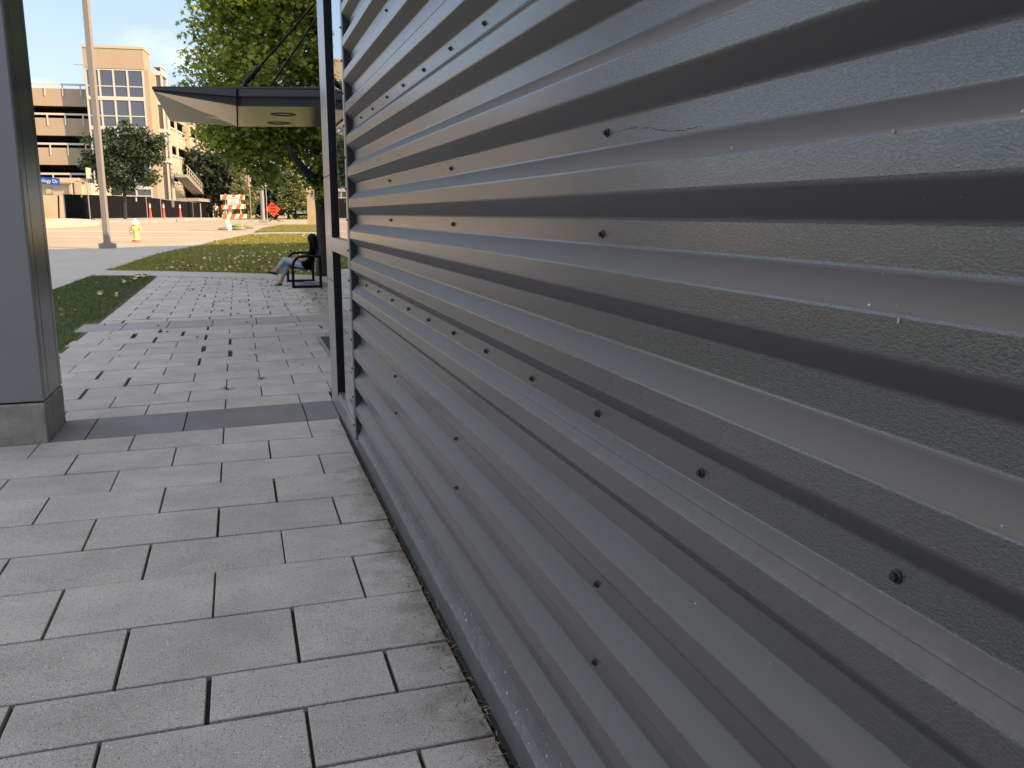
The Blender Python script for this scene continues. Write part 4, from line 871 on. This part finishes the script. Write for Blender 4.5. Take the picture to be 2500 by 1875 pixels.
# big sweetgum behind the bench
DT = 22.5; f = Vector(gp(790, 684)); f = Vector(at(792, 684, 22.0)); f.z = 0.0
tr = thing('sweetgum_tree', f, 'large broad leaved tree with yellow green crown behind the bench and canopy', 'tree')
Dt = depth(f)
tp = lambda x, y, d=0: Vector(at(x, y, Dt+d))
mb = MB(); mb.tube([f-Vector((0, 0, .1)), f+Vector((0, 0, .15)), tp(790, 600), tp(786, 520), tp(781, 455), tp(779, 420), tp(779, 330), tp(778, 200), tp(775, 60)], [.26, .2, .165, .155, .15, .145, .12, .09, .06], 12)
mb.tube([tp(781, 450), tp(765, 438, -.4), tp(735, 405, -1.0), tp(712, 375, -1.3), tp(700, 345, -1.0), tp(672, 300, -.6), tp(640, 270, -.4)], [.13, .11, .09, .07, .05, .035, .02], 10)
mb.tube([tp(712, 375), tp(690, 368), tp(665, 385), tp(650, 400)], [.04, .035, .025, .01], 7)
for (a, b_, c) in (((780, 330), (700, 260, -1), (600, 180, -1.5)), ((779, 250), (820, 180, .5), (900, 100, 1)), ((778, 180), (700, 90, 1), (620, 0, 1.5)), ((779, 300), (740, 240, -2), (690, 170, -3)), ((779, 360), (840, 300, .2), (920, 260, .4)), ((778, 150), (760, 40, -1), (720, -80, -1.5))):
    mb.tube([tp(*a), tp(*b_), tp(*c)], [.07, .045, .015], 7)
mb.build('trunk', bark, tr, smooth=True)
bb = [blob(620, 90, Dt, 1.25, 1.6, 1.1), blob(560, 190, Dt-.3, 1.0, 1.3, .7), blob(520, 60, Dt+.2, .55, .9, .7), blob(700, 180, Dt-.8, 1.3, 1.4, 1.0), blob(760, 60, Dt, 1.6, 1.8, 1.3), blob(680, -60, Dt, 1.8, 2.0, 1.2), blob(600, -120, Dt, 1.5, 1.8, 1.2), blob(860, 120, Dt, 1.6, 1.8, 1.6), blob(500, 235, Dt+.1, .55, .7, .3), blob(545, 20, Dt, .7, .9, .5)]
bb2 = [blob(620, 335, Dt-.2, 1.2, 1.3, .5), blob(570, 320, Dt, .9, 1.1, .45), blob(672, 340, Dt-.3, .75, 1.0, .5), blob(515, 325, Dt+.2, .4, .7, .18), blob(645, 385, Dt-.1, .6, .8, .40), blob(662, 425, Dt+.3, .36, .5, .26), blob(560, 370, Dt, .5, .7, .3), blob(755, 335, Dt+.1, .45, .7, .6), blob(840, 330, Dt, 1.2, 1.5, 1.2), blob(640, 270, Dt, 1.5, 1.5, .6), blob(700, 290, Dt, 1.3, 1.5, .6), blob(745, 430, Dt-.2, .22, .4, .3), blob(785, 445, Dt-.4, .2, .3, .35)]
foliage('crown', bb, 1250, 20, .155, leafA, tr, .21, 'star', shell=.35)
foliage('lower_crown', bb2, 850, 18, .145, leafA, tr, .18, 'star', shell=.3)
def tree(name, label, foot, blobs, ncl, per, size, m, spread, limbs, r0, group=None, shape='d', flat=0, shell=.4):
    f = Vector(foot); t = thing(name, f, label, 'tree', group); mb = MB(); mb.tube([f-Vector((0, 0, .2))]+[Vector(p) for p in limbs[0]], [r0*1.15]+list(np.linspace(r0, r0*.35, len(limbs[0]))), 9)
    for l_ in limbs[1:]: mb.tube([Vector(p) for p in l_], list(np.linspace(r0*.5, r0*.12, len(l_))), 6)
    mb.build('trunk', bark, t, smooth=True); foliage('crown', blobs, ncl, per, size, m, t, spread, shape, flat, shell); return t
# street tree in front of the tower
D = 61; f = Vector(at(306, 534, D)); f.z = terr(D)+.1; q = lambda x, y, d=0: at(x, y, D+d)
tree('street_tree', 'small dark green street tree with spreading crown in front of the glazed tower', f,
     [blob(300, 415, D, 1.98, 1.68, 1.14), blob(280, 360, D, 1.45, 1.37, 0.915), blob(325, 370, D, 1.52, 1.37, 0.839), blob(243, 398, D, 1.07, 0.991, 0.419), blob(362, 385, D, 1.14, 0.991, 0.458), blob(228, 375, D, 0.686, 0.762, 0.267), blob(300, 315, D, 0.61, 0.686, 0.534), blob(330, 325, D, 0.686, 0.686, 0.458), blob(265, 325, D, 0.534, 0.61, 0.458), blob(215, 340, D, 0.458, 0.458, 0.191), blob(385, 350, D, 0.534, 0.534, 0.305), blob(225, 400, D, 0.686, 0.61, 0.229), blob(360, 430, D, 0.762, 0.762, 0.381), blob(300, 300, D, 0.381, 0.381, 0.381), blob(290, 452, D, 1.45, 1.22, 0.381), blob(393, 340, D, 0.305, 0.381, 0.153), blob(350, 345, D, 0.762, 0.762, 0.61)],
     620, 16, .27, leafB, .25, [[f, q(304, 480), q(302, 440), q(300, 380), q(300, 330)], [q(303, 465), q(270, 420), q(240, 390)], [q(303, 455), q(340, 410), q(375, 370)], [q(302, 430), q(280, 370), q(265, 330)]], .13)
# dark tree mass left of the barricade : two trees, a light conifer between
D = 110; f = Vector(at(492, 534, D)); f.z = terr(D)
tree('broad_dark_tree', 'large dark tree behind the end of the black fence', f, [blob(505, 430, D, 3.9, 3, 3.6), blob(475, 470, D, 1.9, 1.8, 1.5), blob(545, 440, D, 2.6, 2.4, 3.4), blob(480, 400, D, 1.5, 1.5, 1.3), blob(520, 495, D, 3.6, 2.5, 1.4), blob(555, 490, D, 1.6, 1.5, 2.0), blob(466, 435, D, .8, 1, .7)], 520, 16, .62, leafD, .5, [[f, at(492, 500, D), at(500, 430, D), at(505, 390, D)]], .25)
D = 92; f = Vector(at(590, 537, D)); f.z = terr(D)
tree('light_conifer', 'slim pale green conifer right of the dark tree behind the barricade', f, [blob(585, 430, D, .7, .7, 1.9), blob(590, 470, D, 1.1, 1.1, 1.2), blob(598, 495, D, 1.6, 1.4, .9), blob(612, 468, D, .9, .9, .35), blob(616, 490, D, .8, .8, .35), blob(578, 400, D, .4, .4, .9), blob(592, 515, D, 1.3, 1.2, .7)], 220, 15, .36, leafC, .26, [[f, at(590, 480, D), at(580, 395, D)]], .12)
D = 118; f = Vector(at(672, 533, D)); f.z = terr(D)
tree('far_dark_tree', 'dark shaded tree behind the orange diamond sign', f, [blob(672, 470, D, 3.2, 2.5, 2.8), blob(640, 440, D, 2.3, 2, 2.2), blob(655, 500, D, 3.0, 2, 1.4), blob(690, 500, D, 1.8, 2, 1.2), blob(622, 490, D, 1.2, 1.3, 1.4)], 420, 15, .62, leafD, .5, [[f, at(670, 500, D), at(668, 450, D)]], .25)
D = 100; f = Vector(at(722, 535, D)); f.z = terr(D)
cb = [blob(718, 440+i*16, D, .5+i*.42, .5+i*.4, .5) for i in range(5)]+[blob(705, 495, D, 1.0, 1, .35), blob(735, 490, D, 1.1, 1, .4), blob(697, 478, D, .8, .8, .3), blob(690, 508, D, .7, .7, .35)]
tree('layered_conifer', 'blue green conifer with layered branches left of the tan stone pier', f, cb, 300, 14, .40, leafC, .28, [[f, at(720, 500, D), at(717, 430, D)], [at(720, 505, D), at(700, 490, D)], [at(720, 500, D), at(738, 490, D)]], .14, flat=.5)
D = 128; f = Vector(at(704, 534, D)); f.z = terr(D)
tree('pale_poplar', 'pale yellow green tall tree behind the layered conifer', f, [blob(710, 410, D, 1.8, 1.8, 3.2), blob(712, 370, D, 1.3, 1.3, 2), blob(704, 460, D, 2, 1.8, 2.4), blob(735, 500, D, 2.2, 1.5, 2.0), blob(760, 480, D, 1.6, 1.5, 3.0)], 320, 14, .6, leafE, .5, [[f, at(706, 470, D), at(710, 380, D)]], .2)
for i, (x, D, wx, hz) in enumerate(((560, 165, 5, 1.6), (640, 175, 9, 2.0), (700, 190, 8, 2.2), (760, 170, 6, 2.4), (820, 165, 7, 5), (480, 200, 10, 3.5))):
    f = Vector(at(x, 526, D)); f.z = terr(D); t = thing('hedge', f, ['pale hedge behind the striped barricade', 'pale hedge behind the grey pole', 'pale hedge behind the orange diamond sign', 'pale hedge around the blue van', 'tall hedge hidden behind the tree trunk', 'dark hedge behind the walking man'][i], 'hedge', 'far hedges')
    foliage('leaves', [(np.array([f.x, f.y, f.z+hz*.45]), wx, 2, hz*.6)], 160, 12, .7, leafE if i < 5 else leafD, t, .45, 'd', shell=.2)
# white picket fences far off
for i, (x0, x1, D, lab) in enumerate(((604, 637, 135, 'pale picket fence panel between the pink sign post and grey pole'), (537, 590, 140, 'pale picket fence panel seen through the barricade'), (680, 712, 140, 'pale picket fence panel right of the orange diamond'))):
    a, b = Vector(at(x0, 524, D)), Vector(at(x1, 524, D)); pf = thing('picket_fence', a, lab, 'fence', 'far picket fences'); mb = MB(); n_ = 12
    for j in range(n_): p = a.lerp(b, j/(n_-1)); z0 = terr(D)+.05; mb.box((p.x-.11, p.y-.02, z0), (p.x+.11, p.y+.02, z0+1.15))
    mb.build('pickets', M('pale_picket', (.62, .54, .40), .7), pf); mb = MB()
    for zz in (.35, .95): mb.bar(Vector((a.x, a.y, z0+zz))+CF*.05, Vector((b.x, b.y, z0+zz))+CF*.05, .05, .1)
    mb.build('rails', MAT['pale_picket'], pf)
# blue van far right
D = 112; f = Vector(at(735, 533, D)); f.z = terr(D)+.07; van = thing('van', f, 'pale blue van parked far off left of the tan stone pier', 'van')
VM = frame(f, CR, CF); vb = M('pale_blue_paint', (.30, .50, .68), .3, coat=.5)
mb = MB(); prof = [(-1.05, .35), (-1.0, 1.15), (-.8, 1.95), (.8, 1.95), (1.0, 1.15), (1.05, .35)]; mb.prism([f+CR*x*.95+Vector((0, 0, z)) for x, z in prof], CF*4.4); mb.build('body', vb, van, bevel=.06)
mb = MB(); mb.prism([f+CR*x+Vector((0, 0, z))-CF*.03 for x, z in ((-.82, 1.2), (-.68, 1.82), (.68, 1.82), (.82, 1.2))], CF*.04); mb.build('windscreen', glassm, van)
mb = MB(); mb.prism([f+CR*x+Vector((0, 0, z))-CF*.06 for x, z in ((-.98, .38), (-.98, .62), (.98, .62), (.98, .38))], CF*.07); mb.build('bumper', blackmetal, van)
for sx in (-.8, .8):
    mb = MB(); mb.lathe([(.2, -.1), (.33, -.1), (.33, .1), (.2, .1)], o=f+CR*sx+CF*.8+Vector((0, 0, .33)), n=16, ax=Matrix.Rotation(math.pi/2, 3, 'Y')); mb.build('wheel', black, van)
    mb = MB(); mb.prism([f+CR*(sx*.93+x)+Vector((0, 0, z))-CF*.02 for x, z in ((-.15, .8), (-.15, .98), (.15, .98), (.15, .8))], CF*.03); mb.build('headlight', MAT['sign_white'], van)
# ------------------------------------------------------------------ grass blades and fallen leaves
def tufts(name, pts, h, wdt, m):
    n = len(pts); a = rng.random(n)*6.283; ln = rng.uniform(.5, 1.3, n)*h; le = rng.normal(0, .55, (n, 2))*ln[:, None]
    d = np.stack([np.cos(a), np.sin(a), np.zeros(n)], 1)*wdt
    V = np.empty((n, 3, 3)); V[:, 0] = pts-d; V[:, 1] = pts+d; V[:, 2] = pts+np.concatenate([le, ln[:, None]], 1)
    me = bpy.data.meshes.new(name); me.vertices.add(n*3); me.vertices.foreach_set('co', V.reshape(-1)); me.loops.add(n*3); me.loops.foreach_set('vertex_index', np.arange(n*3))
    me.polygons.add(n); me.polygons.foreach_set('loop_start', np.arange(n)*3); me.polygons.foreach_set('loop_total', np.full(n, 3)); me.update(); me.materials.append(m)
    o = bpy.data.objects.new(name, me); COL.objects.link(o); return o
def inpoly(p, poly):
    x, y = p[:, 0], p[:, 1]; c = np.zeros(len(p), bool); j = len(poly)-1
    for i in range(len(poly)):
        xi, yi = poly[i][0], poly[i][1]; xj, yj = poly[j][0], poly[j][1]
        c ^= ((yi > y) != (yj > y)) & (x < (xj-xi)*(y-yi)/(yj-yi+1e-12)+xi); j = i
    return c
def scatter(poly, n):
    P_ = np.array([[p[0], p[1]] for p in poly]); lo, hi = P_.min(0), P_.max(0); q = lo+(hi-lo)*rng.random((n*4, 2)); q = q[inpoly(q, P_)][:n]
    z = np.interp(q@FH, _TD, _TZ); return np.concatenate([q, z[:, None]], 1)
nearlawn = pxpoly([(130, 708), (217, 676), (228, 674), (378, 675)])+[(-2.03, 23.3), (-2.03, 13.7), (-2.21, 13.6), (-2.21, 12.5), (-2.04, 12.5), (-2.05, 7.3), (-5.0, 7.3)]
farlawn = pxpoly([(253, 661), (380, 622), (495, 598.5), (608, 574), (700, 572), (840, 573), (840, 676), (653, 669), (547, 665.5), (350, 661.5)])
strip = pxpoly([(840, 568), (700, 566.5), (630, 566.5), (645, 557), (690, 550), (840, 549)])
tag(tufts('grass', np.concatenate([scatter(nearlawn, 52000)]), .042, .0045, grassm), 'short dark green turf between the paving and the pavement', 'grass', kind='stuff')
grass2 = M('yellow_grass_blade', (.2, .2, .06), .8, island=.3, hue=[(.12, .145, .028), (.21, .22, .045), (.31, .29, .070), (.42, .36, .10)], trans=.3)  # yellower, lighter blades than those of the near lawn
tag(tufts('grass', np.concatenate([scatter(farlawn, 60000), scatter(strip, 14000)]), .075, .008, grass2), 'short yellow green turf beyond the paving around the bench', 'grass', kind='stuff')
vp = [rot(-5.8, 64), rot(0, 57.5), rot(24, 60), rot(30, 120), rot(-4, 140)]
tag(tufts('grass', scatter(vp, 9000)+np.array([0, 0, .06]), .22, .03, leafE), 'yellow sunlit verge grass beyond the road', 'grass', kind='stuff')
def flatleaves(name, pts, size, m):
    n = len(pts); nr = np.concatenate([rng.normal(0, .35, (n, 2)), np.ones((n, 1))], 1); nr /= np.linalg.norm(nr, axis=1)[:, None]; t = rng.normal(size=(n, 3)); t -= nr*(t*nr).sum(1)[:, None]; t /= np.linalg.norm(t, axis=1)[:, None]; b = np.cross(nr, t)
    sh = np.array(star); s = size*rng.uniform(.5, 1.25, n); V = pts[:, None, :]+(b[:, None]*sh[None, :, :1]+t[:, None]*sh[None, :, 1:])*s[:, None, None]; V[:, :, 2] += .015+(np.abs(sh[None, :, 0])*.3*s[:, None]); m_ = len(sh)
    me = bpy.data.meshes.new(name); me.vertices.add(n*m_); me.vertices.foreach_set('co', V.reshape(-1)); me.loops.add(n*m_); me.loops.foreach_set('vertex_index', np.arange(n*m_)); me.polygons.add(n); me.polygons.foreach_set('loop_start', np.arange(n)*m_); me.polygons.foreach_set('loop_total', np.full(n, m_)); me.update(); me.materials.append(m)
    o = bpy.data.objects.new(name, me); COL.objects.link(o); return o
dead = M('fallen_leaf', (.4, .35, .15), .7, island=.3, hue=[(.20, .12, .05), (.42, .36, .16), (.55, .50, .28), (.48, .40, .15)])
dead2 = M('brown_fallen_leaf', (.06, .04, .03), .8, island=.3, hue=[(.03, .024, .02), (.07, .045, .03), (.14, .08, .045), (.05, .04, .03)])
nl = pxpoly([(420, 640), (720, 615), (840, 612), (840, 676), (653, 669), (547, 665.5), (380, 661.5)])
tag(flatleaves('fallen_leaves', np.concatenate([scatter(nl, 380)+[0, 0, .05], scatter(nearlawn, 60)+[0, 0, .05], scatter(pxpoly([(300, 700), (378, 675), (340, 676), (300, 690)]), 40)+[0, 0, .05], scatter(farlawn, 160)+[0, 0, .05]]), .12, dead), 'pale yellow leaves scattered over the turf', 'leaves', kind='stuff')
pv = [(-.6, 14.5), (3.2, 14.5), (3.2, 21), (-1.5, 23)]
tag(flatleaves('fallen_leaves', np.concatenate([scatter(pv, 200), scatter([(-2, 9), (2.5, 9), (2.5, 15), (-2, 15)], 26)]), .075, dead2), 'brown dry leaves scattered on the far paving', 'leaves', kind='stuff')

def bits(n, f, m, nm, lab):
    mb = MB()
    for _ in range(n):
        x, y, ln, a = f(); z = .001; q = Vector((x, y, z)); d = Vector((math.cos(a), math.sin(a), random.uniform(-.05, .25)))*ln; k = Vector((random.gauss(0, .2), random.gauss(0, .2), .1))*ln
        w_ = random.uniform(.0006, .0014); sd_ = Vector((-math.sin(a), math.cos(a), 0))*w_
        p = [q, q+d*.5+k, q+d]
        for u, v in zip(p, p[1:]): mb.add([u-sd_, u+sd_, v+sd_*.7, v-sd_*.7], [(0, 1, 2, 3)])
    tag(mb.build(nm, m, fix=False), lab, 'debris', kind='stuff')
bits(900, lambda: (.69-abs(random.gauss(0, .045)), random.uniform(.9, 6.4), random.uniform(.008, .035), random.uniform(0, 6.28)), M('dark_litter', (.03, .025, .02), .9), 'litter', 'dark bits of leaf litter in the joint at the foot of the ribbed wall')
bits(260, lambda: (.685-abs(random.gauss(0, .05)), random.uniform(.9, 5), random.uniform(.01, .05), random.uniform(0, 6.28)), M('dry_straw', (.30, .26, .20), .9), 'litter', 'pale dry straw caught along the foot of the ribbed wall')
mb = MB()
for y in np.arange(.9, 6.5, .02): mb.add([(.672+random.gauss(0, .004), y, .0006), (.690, y, .0012), (.690, y+.022, .0012), (.674+random.gauss(0, .004), y+.022, .0006)], [(0, 1, 2, 3)])
tag(mb.build('dirt', sand, fix=False), 'dark line of dirt between the paving and the ribbed wall', 'dirt', kind='stuff')

# weeds in the joints
def weedtuft(name, pts, h, wdt, m):
    mb = MB()
    c = pts.mean(0); mb.tube([Vector(c)-Vector((0, 0, .01)), Vector(c)+Vector((0, 0, .006))], .006, 6)
    for q in pts:
        d = (q-c)*1.4; a = Vector(c); t_ = a+Vector((d[0]*1.2, d[1]*1.2, h*random.uniform(.4, 1))); sd_ = Vector((-d[1], d[0], 0)).normalized()*wdt
        mb.add([a-sd_*.5, a+sd_*.5, a.lerp(t_, .6)+sd_, t_, a.lerp(t_, .6)-sd_], [(0, 1, 2, 3, 4)])
    return mb.build(name, m, fix=False)
for i, (zx, zy, lab) in enumerate(((1775, 455, 'small weed tuft in a joint of the far paving near the bench'), (1272, 1265, 'small weed tuft in a paving joint before the dark band'), (905, 1375, 'tiny weed in the paving joint just past the dark band'))):
    p = gp(350+zx/4.424, 640+zy/4.424); n_ = 26; tag(weedtuft('weed', np.array(p)+np.concatenate([rng.normal(0, .025, (n_, 2)), np.zeros((n_, 1))*.6], 1), .028, .003, leafB), lab, 'weed')

# paint chips and the dashed scratch on the wall
for i, (x, y, w_, h_) in enumerate(((2195, 783, .006, .014), (2181, 320, .004, .008), (1787, 361, .005, .007), (2191, 748, .003, .004), (1556, 329, .003, .006), (2447, 1284, .004, .005))):
    p = Vector(onX(x, y, XC-.0035)); mb = MB(); n_ = 9; q = [(math.cos(a)*w_*random.uniform(.6, 1.1)/2, math.sin(a)*h_*random.uniform(.6, 1.1)/2) for a in np.linspace(0, 6.28, n_, endpoint=False)]
    mb.prism([p+Vector((0, u*.6, v*.7)) for u, v in q], (-.0008, 0, 0)); mb.build('paint_chip', M('pale_chip_%s' % 'abcdef'[i], (.40, .385, .30), .7), wall)
mb = MB()
for k in range(46):
    x = 1512+k*4.6+random.uniform(-1, 1); y = 319-6*math.sin(k*.16)-k*.16+random.uniform(-1.2, 1.2)
    if random.random() < .25: continue
    p = Vector(onX(x, y, XV-.0035)); mb.bar(p, p+Vector((0, random.uniform(-.0022, -.0006), random.uniform(-.0012, .0012))), .0010, .0008)
mb.build('scratch_mark', black, wall)['kind'] = 'stuff'
